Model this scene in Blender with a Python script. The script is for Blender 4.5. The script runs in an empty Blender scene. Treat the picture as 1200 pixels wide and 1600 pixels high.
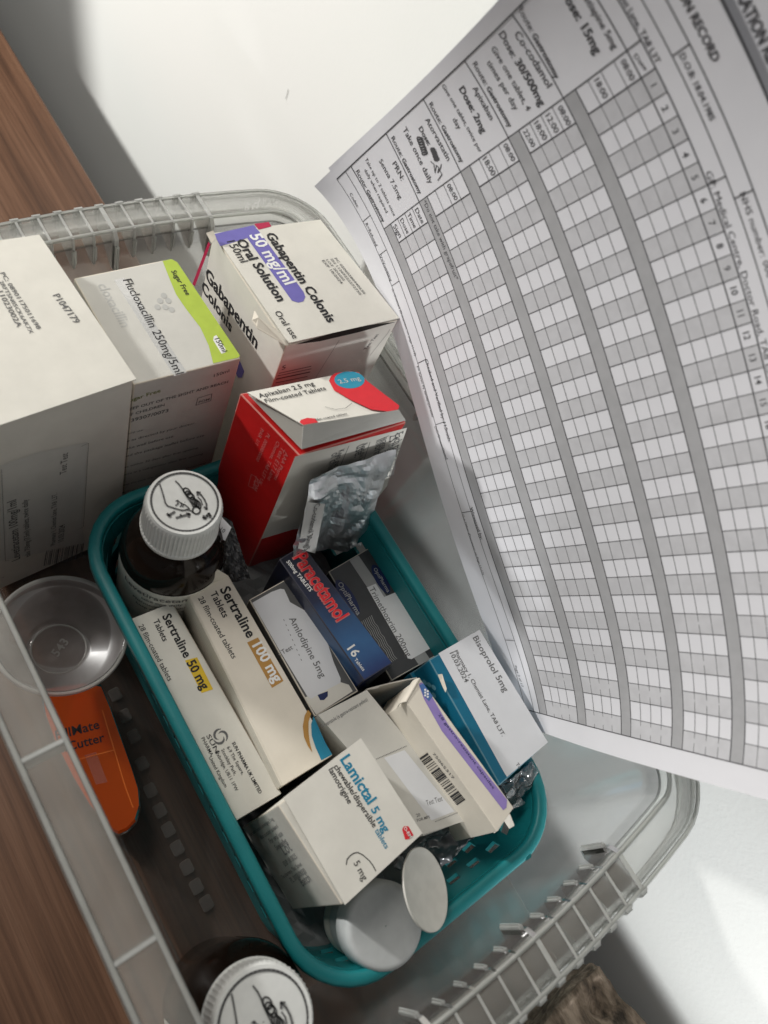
import bpy, bmesh, math, random
import numpy as np
from mathutils import Vector, Matrix, noise
random.seed(7)
R = math.radians
sc = bpy.context.scene
col = sc.collection

# ---------------------------------------------------------------- camera
BAS = [[0.7893403, 0.3545729, -0.5012186], [-0.5204934, 0.8194416, -0.2400043], [0.3256203, 0.450326, 0.8313711]]
PC = [[8.0311, 6.3077, -0.0621, -0.4287, 4.6384, 0.0959, -0.7255, -0.2712, -0.4805, -1.8164, -0.7953, -0.0563, 0.558, -1.313, 0.8979, 1.4875, -1.2333, -0.2231, 0.655, 0.8135, -0.8173, 0.7361, 0.1865, -1.3209], [-3.6945, -1.3133, 0.0706, 0.1309, 14.238, 0.1368, -0.0182, 0.1337, 0.1466, 0.9892, 0.0447, 0.0703, 0.2821, 0.3515, -0.249, -1.1635, 0.4271, -0.2468, 0.0461, -0.4923, -0.5121, -0.9432, -0.0615, 1.5891], [32.0123, -7.685, -0.0479, -0.2902, 1.5505, 0.0656, -0.5135, -0.1745, -0.2292, -1.4237, -0.4401, -0.044, -0.3724, -0.8435, 0.8821, 1.1826, -0.717, 0.0255, 0.3356, 0.6358, 0.007, 0.6016, -0.0604, -1.2278]]

HCAM = 0.45                                  # camera height above the table top, metres
BM = np.array(BAS)
FPX = 1200.0
cam_d = bpy.data.cameras.new('camera')
cam = bpy.data.objects.new('camera', cam_d)
col.objects.link(cam)
cam_d.sensor_fit = 'VERTICAL'
cam_d.sensor_height = 24.0
cam_d.lens = 18.0
cam_d.clip_start = 0.01
cam_d.clip_end = 20.0
m = Matrix([list(BM[0]) + [0], list(BM[1]) + [0], list(BM[2]) + [HCAM], [0, 0, 0, 1]])
cam.matrix_world = m
cam_d.dof.use_dof = True
cam_d.dof.focus_distance = 0.40
cam_d.dof.aperture_fstop = 6.0
sc.camera = cam

# ---------------------------------------------------------------- light
w = bpy.data.worlds.new('World')
sc.world = w
w.use_nodes = True
w.node_tree.nodes['Background'].inputs[0].default_value = (0.86, 0.93, 1.0, 1)
w.node_tree.nodes['Background'].inputs[1].default_value = 0.115

def area(name, loc, target, sx, sy, power, color):
    d = bpy.data.lights.new(name, 'AREA')
    d.shape = 'RECTANGLE'; d.size = sx; d.size_y = sy; d.energy = power; d.color = color
    o = bpy.data.objects.new(name, d); col.objects.link(o)
    o.location = loc
    o.rotation_euler = (Vector(target) - Vector(loc)).to_track_quat('-Z', 'Y').to_euler()
    return o
area('overhead_fill', (-0.15, 0.80, 1.10), (0.15, 0.1, 0.1), 0.5, 0.5, 6.2, (1.0, 0.95, 0.88))  # added overhead fill in place of ambient light, no known ceiling lamp
area('front_fill', (-0.7, -0.75, 0.95), (0.12, 0.1, 0.06), 0.9, 0.9, 1.8, (1.0, 0.95, 0.89))  # added fill from behind the camera to lift the near faces, no known source
def spot(name, loc, target, power, angle, blend, radius, color):
    d = bpy.data.lights.new(name, 'SPOT')
    d.energy = power; d.spot_size = R(angle); d.spot_blend = blend; d.shadow_soft_size = radius; d.color = color
    o = bpy.data.objects.new(name, d); col.objects.link(o)
    o.location = loc
    o.rotation_euler = (Vector(target) - Vector(loc)).to_track_quat('-Z', 'Y').to_euler()
    return o
spot('window_light', (-0.42, 1.05, 0.53), (-0.42 + math.cos(R(-54.5)), 1.05 + math.sin(R(-54.5)), 0.53 - 0.46), 42.0, 49, 0.12, 0.035, (1.0, 0.985, 0.955))
spot('wall_fill_spot', (0.0, -1.10, 0.14), (0.270, -0.17, 0.05), 92.0, 21, 0.9, 0.03, (0.97, 0.99, 1.0))  # added spot to brighten the lower right wall, no known source
sc.view_settings.view_transform = 'Standard'
sc.view_settings.look = 'None'
sc.view_settings.exposure = 0.10
sc.view_settings.gamma = 1.0
sc.cycles.max_bounces = 14
sc.cycles.transparent_max_bounces = 24
sc.cycles.caustics_reflective = False
sc.cycles.caustics_refractive = False

# ---------------------------------------------------------------- geometry helpers
def ray(px, py):
    return BM @ np.array([px - 600.0, 800.0 - py, -FPX])
def at(px, py, z=None, x=None, y=None):
    """a point of the room on a level, or on an upright plane"""
    r = ray(px, py)
    t = (z - HCAM) / r[2] if z is not None else (x / r[0] if x is not None else y / r[1])
    return Vector((r[0] * t, r[1] * t, HCAM + r[2] * t))
def on(plane, px, py):
    p, n = plane
    r = Vector(ray(px, py)); o = Vector((0, 0, HCAM))
    return o + r * ((p - o).dot(n) / r.dot(n))
def plane3(a, b, c):
    n = (b - a).cross(c - a).normalized()
    if n.dot(Vector((0, 0, HCAM)) - a) < 0: n = -n
    return (a.copy(), n)

def nmesh(name, verts, faces, mats, parent=None, midx=None, smooth=False, stuff=False):
    me = bpy.data.meshes.new(name)
    me.from_pydata([tuple(v) for v in verts], [], faces)
    if not isinstance(mats, (list, tuple)): mats = [mats]
    for k in mats: me.materials.append(k)
    if midx: me.polygons.foreach_set('material_index', midx)
    if smooth: me.polygons.foreach_set('use_smooth', [True] * len(me.polygons))
    me.update()
    o = bpy.data.objects.new(name, me)
    col.objects.link(o)
    if parent is not None:
        o.parent = parent
        o.matrix_parent_inverse = Matrix.Translation(-Vector(parent.location))
    return o
def bobj(name, bm, mats, parent=None, smooth=False):
    me = bpy.data.meshes.new(name)
    bm.normal_update()
    bm.to_mesh(me); bm.free()
    if not isinstance(mats, (list, tuple)): mats = [mats]
    for k in mats: me.materials.append(k)
    if smooth: me.polygons.foreach_set('use_smooth', [True] * len(me.polygons))
    o = bpy.data.objects.new(name, me)
    col.objects.link(o)
    if parent is not None:
        o.parent = parent
        o.matrix_parent_inverse = Matrix.Translation(-Vector(parent.location))
    return o
def thing(name, label, cat, loc, group=None):
    o = bpy.data.objects.new(name, None)
    o.empty_display_size = 0.02
    col.objects.link(o); o.location = loc
    o['label'] = label; o['category'] = cat
    if group: o['group'] = group
    return o
def structure(o): o['kind'] = 'structure'; return o

# ---------------------------------------------------------------- materials
def new_mat(name):
    mt = bpy.data.materials.new(name); mt.use_nodes = True
    nt = mt.node_tree
    return mt, nt, nt.nodes['Principled BSDF']
def lin(r, g, b):
    f = lambda c: (c / 255 / 12.92) if c <= 10 else (((c / 255) + .055) / 1.055) ** 2.4
    return (f(r), f(g), f(b), 1)
def obj_noise(nt, scale, detail=3, rough=.5, stretch=None):
    tc = nt.nodes.new('ShaderNodeTexCoord'); mp = nt.nodes.new('ShaderNodeMapping')
    if stretch: mp.inputs['Scale'].default_value = stretch
    nz = nt.nodes.new('ShaderNodeTexNoise')
    nz.inputs['Scale'].default_value = scale; nz.inputs['Detail'].default_value = detail
    nz.inputs['Roughness'].default_value = rough
    nt.links.new(tc.outputs['Object'], mp.inputs[0]); nt.links.new(mp.outputs[0], nz.inputs['Vector'])
    return nz
def ramp(nt, src, stops):
    cr = nt.nodes.new('ShaderNodeValToRGB')
    el = cr.color_ramp.elements
    el[0].position, el[0].color = stops[0]; el[1].position, el[1].color = stops[-1]
    for p, c in stops[1:-1]:
        e = el.new(p); e.color = c
    nt.links.new(src, cr.inputs[0]); return cr
def bump(nt, src, bs, strength, dist):
    b = nt.nodes.new('ShaderNodeBump'); b.inputs['Strength'].default_value = strength
    b.inputs['Distance'].default_value = dist
    nt.links.new(src, b.inputs['Height']); nt.links.new(b.outputs[0], bs.inputs['Normal'])
def card(name, c, rough=.5, var=.06, bmp=.25):
    """coated carton board: faint scuffs, slight waviness"""
    mt, nt, bs = new_mat(name)
    nz = obj_noise(nt, 60, 5, .6)
    lo = tuple(k * (1 - var) for k in c[:3]) + (1,); hi = tuple(min(1, k * (1 + var * .5)) for k in c[:3]) + (1,)
    cr = ramp(nt, nz.outputs['Fac'], [(.3, lo), (.7, hi)])
    nt.links.new(cr.outputs[0], bs.inputs['Base Color'])
    bs.inputs['Roughness'].default_value = rough
    bs.inputs['Specular IOR Level'].default_value = .35
    n2 = obj_noise(nt, 35, 3, .5)
    bump(nt, n2.outputs['Fac'], bs, bmp, .002)
    return mt
def plain(name, c, rough=.5, metal=0, spec=.4):
    mt, nt, bs = new_mat(name)
    nz = obj_noise(nt, 180, 2)
    lo = tuple(k * .93 for k in c[:3]) + (1,)
    cr = ramp(nt, nz.outputs['Fac'], [(.35, lo), (.65, c)])
    nt.links.new(cr.outputs[0], bs.inputs['Base Color'])
    bs.inputs['Roughness'].default_value = rough; bs.inputs['Metallic'].default_value = metal
    bs.inputs['Specular IOR Level'].default_value = spec
    return mt
def clear(name, tint, milk, milkcol=(.8, .82, .8, 1), rough=.12, gloss=.7):
    """thin clear plastic: mostly see-through, a little milk, Fresnel sheen"""
    mt, nt, bs = new_mat(name)
    nt.nodes.remove(bs)
    out = nt.nodes['Material Output']
    tr = nt.nodes.new('ShaderNodeBsdfTransparent'); tr.inputs[0].default_value = tint
    df = nt.nodes.new('ShaderNodeBsdfDiffuse'); df.inputs[0].default_value = milkcol
    tl = nt.nodes.new('ShaderNodeBsdfTranslucent'); tl.inputs[0].default_value = milkcol
    gl = nt.nodes.new('ShaderNodeBsdfGlossy'); gl.inputs['Roughness'].default_value = rough
    m0 = nt.nodes.new('ShaderNodeMixShader'); m0.inputs[0].default_value = .5
    m1 = nt.nodes.new('ShaderNodeMixShader'); m2 = nt.nodes.new('ShaderNodeMixShader')
    nz = obj_noise(nt, 28, 5, .6)
    mr = nt.nodes.new('ShaderNodeMapRange')
    mr.inputs[1].default_value = .3; mr.inputs[2].default_value = .75
    mr.inputs[3].default_value = milk * .75; mr.inputs[4].default_value = min(1, milk * 1.3)
    nt.links.new(nz.outputs['Fac'], mr.inputs[0])
    fr = nt.nodes.new('ShaderNodeFresnel'); fr.inputs[0].default_value = 1.5
    mu = nt.nodes.new('ShaderNodeMath'); mu.operation = 'MULTIPLY'; mu.inputs[1].default_value = gloss
    nt.links.new(fr.outputs[0], mu.inputs[0])
    L = nt.links.new
    L(df.outputs[0], m0.inputs[1]); L(tl.outputs[0], m0.inputs[2])
    L(mr.outputs[0], m1.inputs[0]); L(tr.outputs[0], m1.inputs[1]); L(m0.outputs[0], m1.inputs[2])
    L(mu.outputs[0], m2.inputs[0]); L(m1.outputs[0], m2.inputs[1]); L(gl.outputs[0], m2.inputs[2])
    L(m2.outputs[0], out.inputs[0])
    n2 = obj_noise(nt, 22, 2)
    b = nt.nodes.new('ShaderNodeBump'); b.inputs['Strength'].default_value = .3; b.inputs['Distance'].default_value = .002
    L(n2.outputs['Fac'], b.inputs['Height']); L(b.outputs[0], gl.inputs['Normal'])
    return mt
WHITE = card('white carton board', (.66, .64, .58, 1))
CREAM = card('cream carton board', (.68, .63, .54, 1))
GREYW = card('greyish carton board', (.55, .54, .50, 1))
EDGE = card('worn carton edge', (.66, .61, .52, 1), .8)
RED = card('red carton board', (.50, .012, .012, 1), .38, .1)
BLUE = card('petrol blue carton board', (.006, .13, .22, 1), .4, .1)
SILVER = card('silver grey carton board', (.26, .27, .27, 1), .32, .12)
INNER = card('grey inside of carton', (.42, .40, .36, 1), .85)
INK = plain('black print', (.012, .012, .014, 1), .6)
INKG = plain('grey print', (.12, .12, .12, 1), .6)
INKF = plain('faint grey print', (.45, .45, .43, 1), .6)
INKW = plain('white print', (.78, .78, .76, 1), .5)
INKR = plain('red print', (.62, .02, .03, 1), .45)
INKT = plain('teal print', (.01, .20, .33, 1), .5)
INKO = plain('tan gold print', (.42, .22, .05, 1), .5)
INKY = plain('yellow print', (.70, .47, .02, 1), .5)
INKP = plain('violet print', (.15, .13, .42, 1), .5)
INKL = plain('lilac print', (.27, .20, .48, 1), .5)
INKC = plain('crimson print', (.42, .01, .06, 1), .5)
INKG2 = plain('lime green print', (.40, .52, .06, 1), .5)
INKB = plain('navy print', (.01, .02, .09, 1), .4)
INKOL = plain('olive print', (.18, .20, .06, 1), .6)
PINK = plain('pale red print', (.55, .16, .15, 1), .6)
STICK = card('white sticker paper', (.64, .65, .67, 1), .55, .03)
STICKC = clear('glossy white film label', (1, 1, 1, 1), .7, (.74, .75, .76, 1), .25)

# ---------------------------------------------------------------- print on flat faces
_glyphs = {}
def glyph(text, bold=0.0, font_res=2, spacing=1.0):
    key = (text, bold, spacing)
    if key in _glyphs: return _glyphs[key]
    cu = bpy.data.curves.new('t', 'FONT'); cu.body = text; cu.size = 1.0
    cu.offset = bold; cu.resolution_u = font_res; cu.space_character = spacing
    ob = bpy.data.objects.new('t', cu); col.objects.link(ob)
    dg = bpy.context.evaluated_depsgraph_get()
    me = ob.evaluated_get(dg).to_mesh()
    v = np.array([list(p.co[:2]) for p in me.vertices]) if len(me.vertices) else np.zeros((0, 2))
    f = [list(p.vertices) for p in me.polygons]
    ob.evaluated_get(dg).to_mesh_clear()
    bpy.data.objects.remove(ob); bpy.data.curves.remove(cu)
    if len(v): v[:, 0] -= v[:, 0].min()
    _glyphs[key] = (v, f)
    return v, f
LABELS = {}
class Print:
    """collects print of one colour on one flat face, as one mesh"""
    def __init__(s, plane, lift=.00022): s.v = []; s.f = []; s.pl = plane; s.lift = lift * .4
    def P(s, px, py): return on(s.pl, px, py) + s.pl[1] * s.lift
    def text(s, t, a, b, bold=0., h=1.0, sh=None, spacing=1.):
        v, f = glyph(t, bold, 2, spacing)
        if not len(v): return s
        A = s.P(*a); Bp = s.P(*b); d = Bp - A; L = d.length; d.normalize(); up = s.pl[1].cross(d)
        k = L / v[:, 0].max(); n0 = len(s.v)
        for x, y in v: s.v.append(A + d * (x * k) + up * (y * k * h))
        s.f += [[i + n0 for i in q] for q in f]
        return s
    def poly(s, pts):
        n0 = len(s.v); s.v += [s.P(*p) for p in pts]; s.f.append(list(range(n0, n0 + len(pts)))); return s
    def line(s, pts, wd=.0004):
        W = [s.P(*p) for p in pts]
        for a, b in zip(W, W[1:]):
            d = (b - a)
            if d.length < 1e-6: continue
            d.normalize(); q = s.pl[1].cross(d) * wd * .5; e = d * wd * .2
            n0 = len(s.v); s.v += [a - q - e, b - q + e, b + q + e, a + q - e]; s.f.append([n0, n0 + 1, n0 + 2, n0 + 3])
        return s
    def ell(s, c, a, b, n=28):
        """ellipse from centre pixel and two half-axis pixel vectors"""
        return s.poly([(c[0] + a[0] * math.cos(t) + b[0] * math.sin(t), c[1] + a[1] * math.cos(t) + b[1] * math.sin(t))
                       for t in [2 * math.pi * i / n for i in range(n)]])
    def dots(s, a, b, n, wd=.0005):
        for i in range(n):
            t = i / (n - 1); t2 = t + .35 / n
            s.line([(a[0] + (b[0] - a[0]) * t, a[1] + (b[1] - a[1]) * t), (a[0] + (b[0] - a[0]) * t2, a[1] + (b[1] - a[1]) * t2)], wd)
        return s
    def bars(s, a, b, hv, n, seed=1):
        """bar code from pixel a to pixel b, bars along the pixel vector hv"""
        rn = random.Random(seed); ws = [rn.choice([1, 1, 2, 3]) for _ in range(2 * n)]; T = sum(ws); t = 0
        for i, wv in enumerate(ws):
            if i % 2 == 0:
                p = lambda q: (a[0] + (b[0] - a[0]) * q / T, a[1] + (b[1] - a[1]) * q / T)
                p0, p1 = p(t), p(t + wv)
                s.poly([p0, p1, (p1[0] + hv[0], p1[1] + hv[1]), (p0[0] + hv[0], p0[1] + hv[1])])
            t += wv
        return s
    def done(s, name, mat, parent):
        if s.v:
            key = (parent.name, id(s.pl))
            if name.endswith('lettering') and key in LABELS: parent = LABELS[key]     # print on a sticker belongs to the sticker
            o = nmesh(name, s.v, s.f, mat, parent)
            if name == 'label': LABELS[key] = o
            if len(s.f) > 1: o['kind'] = 'stuff'       # many tiny letters or marks
            return o
def tri_fill(o):
    bm = bmesh.new(); bm.from_mesh(o.data); bmesh.ops.triangulate(bm, faces=bm.faces[:]); bm.to_mesh(o.data); bm.free(); return o

def prism(name, top, zb, mats, parent, bev=.0006, shift=(0, 0)):
    """upright carton body: top corners in order far-left, far-right, near-right, near-left"""
    bm = bmesh.new()
    t = [bm.verts.new(p) for p in top]; b = [bm.verts.new((p.x + shift[0], p.y + shift[1], zb)) for p in top]
    bm.faces.new(t[::-1]); bm.faces.new(b)
    for i in range(4): bm.faces.new((t[i], t[(i + 1) % 4], b[(i + 1) % 4], b[i]))
    bmesh.ops.recalc_face_normals(bm, faces=bm.faces[:])
    r = bmesh.ops.bevel(bm, geom=bm.edges[:], offset=bev, segments=2, affect='EDGES', profile=.6)
    if len(mats) > 1:
        for f in r['faces']: f.material_index = 1
    return bobj(name, bm, mats, parent)
def panel(name, pts, mat, parent, thick=.0005, sub=0, bend=None):
    """a thin board panel through 3-D points"""
    pts = [Vector(p) for p in pts]
    n = (pts[1] - pts[0]).cross(pts[2] - pts[0]).normalized()
    if n.dot(Vector((0, 0, HCAM)) - pts[0]) < 0: n = -n
    k = len(pts)
    v = pts + [p - n * thick for p in pts]
    f = [list(range(k)), list(range(2 * k - 1, k - 1, -1))] + [[i, i + k, (i + 1) % k + k, (i + 1) % k] for i in range(k)]
    return nmesh(name, v, f, mat, parent)
def curved(name, A, B_, C_, D_, mat, parent, bow=(0, 0), nu=10, nv=4, thick=.0005, dirv=None):
    """board panel between edges A-B and D-C, bowed out by bow metres along dirv at the D-C and A-B edges"""
    A, B_, C_, D_ = map(Vector, (A, B_, C_, D_))
    n = (B_ - A).cross(D_ - A).normalized()
    if n.dot(Vector((0, 0, HCAM)) - A) < 0: n = -n
    dv = Vector(dirv) if dirv is not None else n
    top = []; 
    for j in range(nv + 1):
        for i in range(nu + 1):
            s_, t_ = i / nu, j / nv
            p = A.lerp(B_, s_).lerp(D_.lerp(C_, s_), t_)
            top.append(p + dv * (math.sin(math.pi * s_) * (bow[0] * (1 - t_) + bow[1] * t_)))
    N = len(top); v = top + [p - n * thick for p in top]; f = []
    q = lambda i, j: j * (nu + 1) + i
    for j in range(nv):
        for i in range(nu):
            f.append([q(i, j), q(i + 1, j), q(i + 1, j + 1), q(i, j + 1)])
            f.append([N + q(i, j), N + q(i, j + 1), N + q(i + 1, j + 1), N + q(i + 1, j)])
    for i in range(nu):
        f.append([q(i, 0), N + q(i, 0), N + q(i + 1, 0), q(i + 1, 0)]); f.append([q(i, nv), q(i + 1, nv), N + q(i + 1, nv), N + q(i, nv)])
    for j in range(nv):
        f.append([q(0, j), q(0, j + 1), N + q(0, j + 1), N + q(0, j)]); f.append([q(nu, j), N + q(nu, j), N + q(nu, j + 1), q(nu, j + 1)])
    return nmesh(name, v, f, mat, parent, smooth=False)
def lathe(name, prof, mat, parent, origin, axis=(0, 0, 1), n=48, ribs=0, rib_d=0, rib_rng=None, smooth=True, xdir=None):
    ax = Vector(axis).normalized()
    u = Vector(xdir) if xdir is not None else ax.orthogonal(); u = (u - ax * u.dot(ax)).normalized(); w_ = ax.cross(u)
    v = []; f = []
    for j, (r_, h_) in enumerate(prof):
        for i in range(n):
            a = 2 * math.pi * i / n; rr_ = r_
            if ribs and rib_rng[0] <= j <= rib_rng[1]: rr_ = r_ + rib_d * (1 if (i % 3 == 0) else 0)
            v.append(Vector(origin) + ax * h_ + (u * math.cos(a) + w_ * math.sin(a)) * rr_)
    for j in range(len(prof) - 1):
        for i in range(n): f.append([j * n + i, j * n + (i + 1) % n, (j + 1) * n + (i + 1) % n, (j + 1) * n + i])
    o = nmesh(name, v, f, mat, parent, smooth=smooth)
    return o
def rr(x0, x1, y0, y1, r, n=8):
    P = []
    for cx, cy, a0 in ((x1 - r, y1 - r, 0), (x0 + r, y1 - r, 90), (x0 + r, y0 + r, 180), (x1 - r, y0 + r, 270)):
        for i in range(n + 1):
            a = R(a0 + 90 * i / n); P.append((cx + r * math.cos(a), cy + r * math.sin(a)))
    return P
# ================================================================ the setting
def wood_mat():
    mt, nt, bs = new_mat('oak veneer')
    n1 = obj_noise(nt, 1.0, 5, .6, (95, 3.2, 20)); n2 = obj_noise(nt, 1.0, 4, .65, (420, 9, 40)); n3 = obj_noise(nt, 1.0, 2, .5, (14, 1.6, 5))
    a = ramp(nt, n1.outputs['Fac'], [(.28, (.050, .023, .012, 1)), (.5, (.112, .055, .030, 1)), (.75, (.170, .092, .055, 1))])
    b = ramp(nt, n2.outputs['Fac'], [(.36, (.62, .58, .54, 1)), (.55, (1, 1, 1, 1))])
    c = ramp(nt, n3.outputs['Fac'], [(.3, (.8, .78, .76, 1)), (.7, (1.08, 1.05, 1.02, 1))])
    mx = nt.nodes.new('ShaderNodeMix'); mx.data_type = 'RGBA'; mx.blend_type = 'MULTIPLY'; mx.inputs[0].default_value = .85
    nt.links.new(a.outputs[0], mx.inputs[6]); nt.links.new(b.outputs[0], mx.inputs[7])
    mx2 = nt.nodes.new('ShaderNodeMix'); mx2.data_type = 'RGBA'; mx2.blend_type = 'MULTIPLY'; mx2.inputs[0].default_value = .8
    nt.links.new(mx.outputs[2], mx2.inputs[6]); nt.links.new(c.outputs[0], mx2.inputs[7])
    nt.links.new(mx2.outputs[2], bs.inputs['Base Color'])
    bs.inputs['Roughness'].default_value = .42; bs.inputs['Specular IOR Level'].default_value = .4
    bump(nt, n2.outputs['Fac'], bs, .35, .0006)
    return mt
WOOD = wood_mat()
def wall_mat():
    mt, nt, bs = new_mat('white wall paint')
    n1 = obj_noise(nt, 3, 4); n2 = obj_noise(nt, 500, 3)
    a = ramp(nt, n1.outputs['Fac'], [(.3, (.82, .835, .80, 1)), (.7, (.87, .875, .85, 1))])
    nt.links.new(a.outputs[0], bs.inputs['Base Color'])
    bs.inputs['Roughness'].default_value = .55
    bump(nt, n2.outputs['Fac'], bs, .12, .0006)
    return mt
WALL = wall_mat()
XW = .285
# table top: edge at x = .209, rounded over
bm = bmesh.new()
bmesh.ops.create_cube(bm, size=1)
bmesh.ops.scale(bm, vec=(1.209, 2.4, .028), verts=bm.verts[:])
bmesh.ops.translate(bm, vec=(.209 - 1.209 / 2, .2, -.014), verts=bm.verts[:])
bmesh.ops.bevel(bm, geom=bm.edges[:], offset=.0015, segments=3, affect='EDGES', profile=.5)
tb = structure(bobj('table', bm, WOOD))
bm = bmesh.new()
bmesh.ops.create_cube(bm, size=1)
bmesh.ops.scale(bm, vec=(.1, 3.2, 2.6), verts=bm.verts[:])
bmesh.ops.translate(bm, vec=(XW + .05, .3, .5), verts=bm.verts[:])
wl = structure(bobj('wall', bm, WALL))
wpl = (Vector((XW, 0, 0)), Vector((-1, 0, 0)))
q = Print(wpl, .001); q.line([(451, 139), (449, 148), (447, 154)], .0005); q.done('scratch', INKF, wl)
FLOORM = plain('brown carpet', (.34, .27, .21, 1), .95)
bm = bmesh.new()
bmesh.ops.create_grid(bm, x_segments=2, y_segments=2, size=1.6)
bmesh.ops.translate(bm, vec=(XW - 1.6, .3, -.72), verts=bm.verts[:])
structure(bobj('floor', bm, FLOORM))

# ================================================================ clear storage bin
CL = clear('clear storage plastic', (.98, .98, .98, 1), .065, (.80, .80, .77, 1), .18, .55)
CLR = clear('clear rim plastic', (.96, .965, .96, 1), .20, (.93, .93, .87, 1), .18, .6)
CLE = clear('milky plastic edge', (.92, .93, .91, 1), .50, (.86, .87, .83, 1), .12, 1.0)
CLT = clear('frosted tab plastic', (.95, .96, .94, 1), .68, (.96, .97, .94, 1), .15, 1.0)
SQ = clear('pale light square', (.9, .9, .9, 1), .28, (.62, .58, .54, 1), .2)  # pale tint that stands in for squares of light on the bin floor
X0, X1, Y0, Y1, ZR = .002, .261, -.1035, .2935, .140
bin_ = thing('storage_bin', 'large clear plastic storage bin holding the medicines, ribbed rim, on the wooden table', 'storage bin', (.13, .1, 0))
BOW = .0105
def bowed(x, y):
    k = BOW * max(0, 1 - ((x - .1315) / .1295) ** 2)
    return (x, y + (k if y > .1 else -k))
def rrb(x0, x1, y0, y1, r, n):
    P = rr(x0, x1, y0, y1, r, n); Q = []
    for i, a in enumerate(P):
        b = P[(i + 1) % len(P)]; Q.append(a)
        if math.dist(a, b) > .03:
            for k in range(1, 12): Q.append((a[0] + (b[0] - a[0]) * k / 12, a[1] + (b[1] - a[1]) * k / 12))
    return [bowed(*q_) for q_ in Q]
def loft(name, prof, mat, parent, rect, r, solid=0, cap=False, n=8, smooth=True):
    v = []; f = []
    for d, z in prof:
        P = (rrb if rect is RECT else rr)(rect[0] + d, rect[1] - d, rect[2] + d, rect[3] - d, max(r - d, .006), n)
        v += [(x, y, z) for x, y in P]
    N = len(P)
    for j in range(len(prof) - 1):
        for i in range(N): f.append([j * N + i, j * N + (i + 1) % N, (j + 1) * N + (i + 1) % N, (j + 1) * N + i])
    if cap: f.append(list(range((len(prof) - 1) * N, len(prof) * N)))
    o = nmesh(name, v, f, mat, parent, smooth=smooth)
    if solid:
        md = o.modifiers.new('thickness', 'SOLIDIFY'); md.thickness = solid; md.offset = 0
    return o
RECT = (X0, X1, Y0, Y1)
loft('bin_body', [(.018, .134), (.019, .118), (.0215, .06), (.024, .02), (.027, .007), (.034, .002)], CL, bin_, RECT, .031, .0013, cap=True)
loft('rim', [(.018, .1338), (.018, .1392), (.0165, .1404), (.0025, .1404), (.0005, .1390), (0, .1255)], CLR, bin_, RECT, .031, .0012)
loft('rim_bead', [(.0184, .1403), (.0178, .1412), (.0168, .1411), (.0166, .1406)], CLE, bin_, RECT, .031, .0006)
loft('rim_bead', [(-.0003, .1396), (.0004, .1412), (.0014, .1411), (.0018, .1406)], CLE, bin_, RECT, .031, .0006)
loft('rim_lip', [(-.0008, .1262), (-.0002, .1235), (.0008, .1262)], CLE, bin_, RECT, .031)
def boxm(name, lo, hi, mat, parent, bev=.0003):
    bm = bmesh.new(); bmesh.ops.create_cube(bm, size=1)
    s = [hi[i] - lo[i] for i in range(3)]
    bmesh.ops.scale(bm, vec=s, verts=bm.verts[:]); bmesh.ops.translate(bm, vec=[(hi[i] + lo[i]) / 2 for i in range(3)], verts=bm.verts[:])
    if bev: bmesh.ops.bevel(bm, geom=bm.edges[:], offset=bev, segments=2, affect='EDGES')
    return bobj(name, bm, mat, parent)
def fin(xc, ysign, big):
    """upright rib in the channel of an end rim, with a pointed tail hanging inside"""
    yo = bowed(xc, Y1 if ysign > 0 else Y0)[1]; s = -ysign
    zt = .1413; zb = .120 if not big else .115; dd = .0192 if not big else .0215
    pr = [(.0008, zt), (.0008, .127), (.010, .1225), (dd - .004, zb), (dd, zb + .001), (dd, zt - .004), (.0185, zt)]
    h = .0006 if not big else .0011
    v = [(xc - h, yo + s * d, z) for d, z in pr] + [(xc + h, yo + s * d, z) for d, z in pr]; k = len(pr)
    f = [list(range(k)), list(range(2 * k - 1, k - 1, -1))] + [[i, i + k, (i + 1) % k + k, (i + 1) % k] for i in range(k)]
    nmesh('rib', v, f, CLT, bin_)
    boxm('rib_tab', (xc - .0011, min(yo + s * .0185, yo + s * (.0208 if not big else .0235)), .124 if not big else .116), (xc + .0011, max(yo + s * .0185, yo + s * (.0208 if not big else .0235)), .1345), CLT, bin_, .0008)
    boxm('rib_knob', (xc - .0030, yo - .0016, .1310), (xc + .0030, yo + .0016, .1416), CLT, bin_, .0011)
for sg in (1, -1):
    for k in range(15):
        fin(.194 - k * .0108, sg, k in (0, 5, 10))
for y in (.235, .135, .0600, -.0155, -.062):
    boxm('side_rib', (X0 + .001, y - .0011, .1260), (X0 + .0185, y + .0011, .1411), CLT, bin_, .0004)
    boxm('side_rib', (X1 - .0185, y - .0011, .1260), (X1 - .001, y + .0011, .1411), CLT, bin_, .0004)
p = Print((Vector((.2, Y1 + .0020, .13)), Vector((0, -1, 0))), .0001)
v, f = glyph('Wham', .01, 2, 1.15)
n0 = len(p.v); k = .0105
for x, y in v: p.v.append(Vector((.246 - x * k * 1.05, Y1 + .0020, .1285 + y * k)))
p.f += [list(q) for q in f]
v, f = glyph('R', 0, 2); n0 = len(p.v)
for x, y in v: p.v.append(Vector((.2105 - x * .004, Y1 + .0020, .1285 + y * .004)))
p.f += [[i + n0 for i in q] for q in f]
for i in range(20):
    a, b = 2 * math.pi * i / 20, 2 * math.pi * (i + 1) / 20; n0 = len(p.v); cx, cz = .2092, .1300
    for (q, r_) in ((a, .0028), (b, .0028), (b, .0024), (a, .0024)): p.v.append(Vector((cx + r_ * math.cos(q), Y1 + .0020, cz + r_ * math.sin(q))))
    p.f.append([n0, n0 + 1, n0 + 2, n0 + 3])
p.done('embossed_lettering', CLE, bin_)
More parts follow.
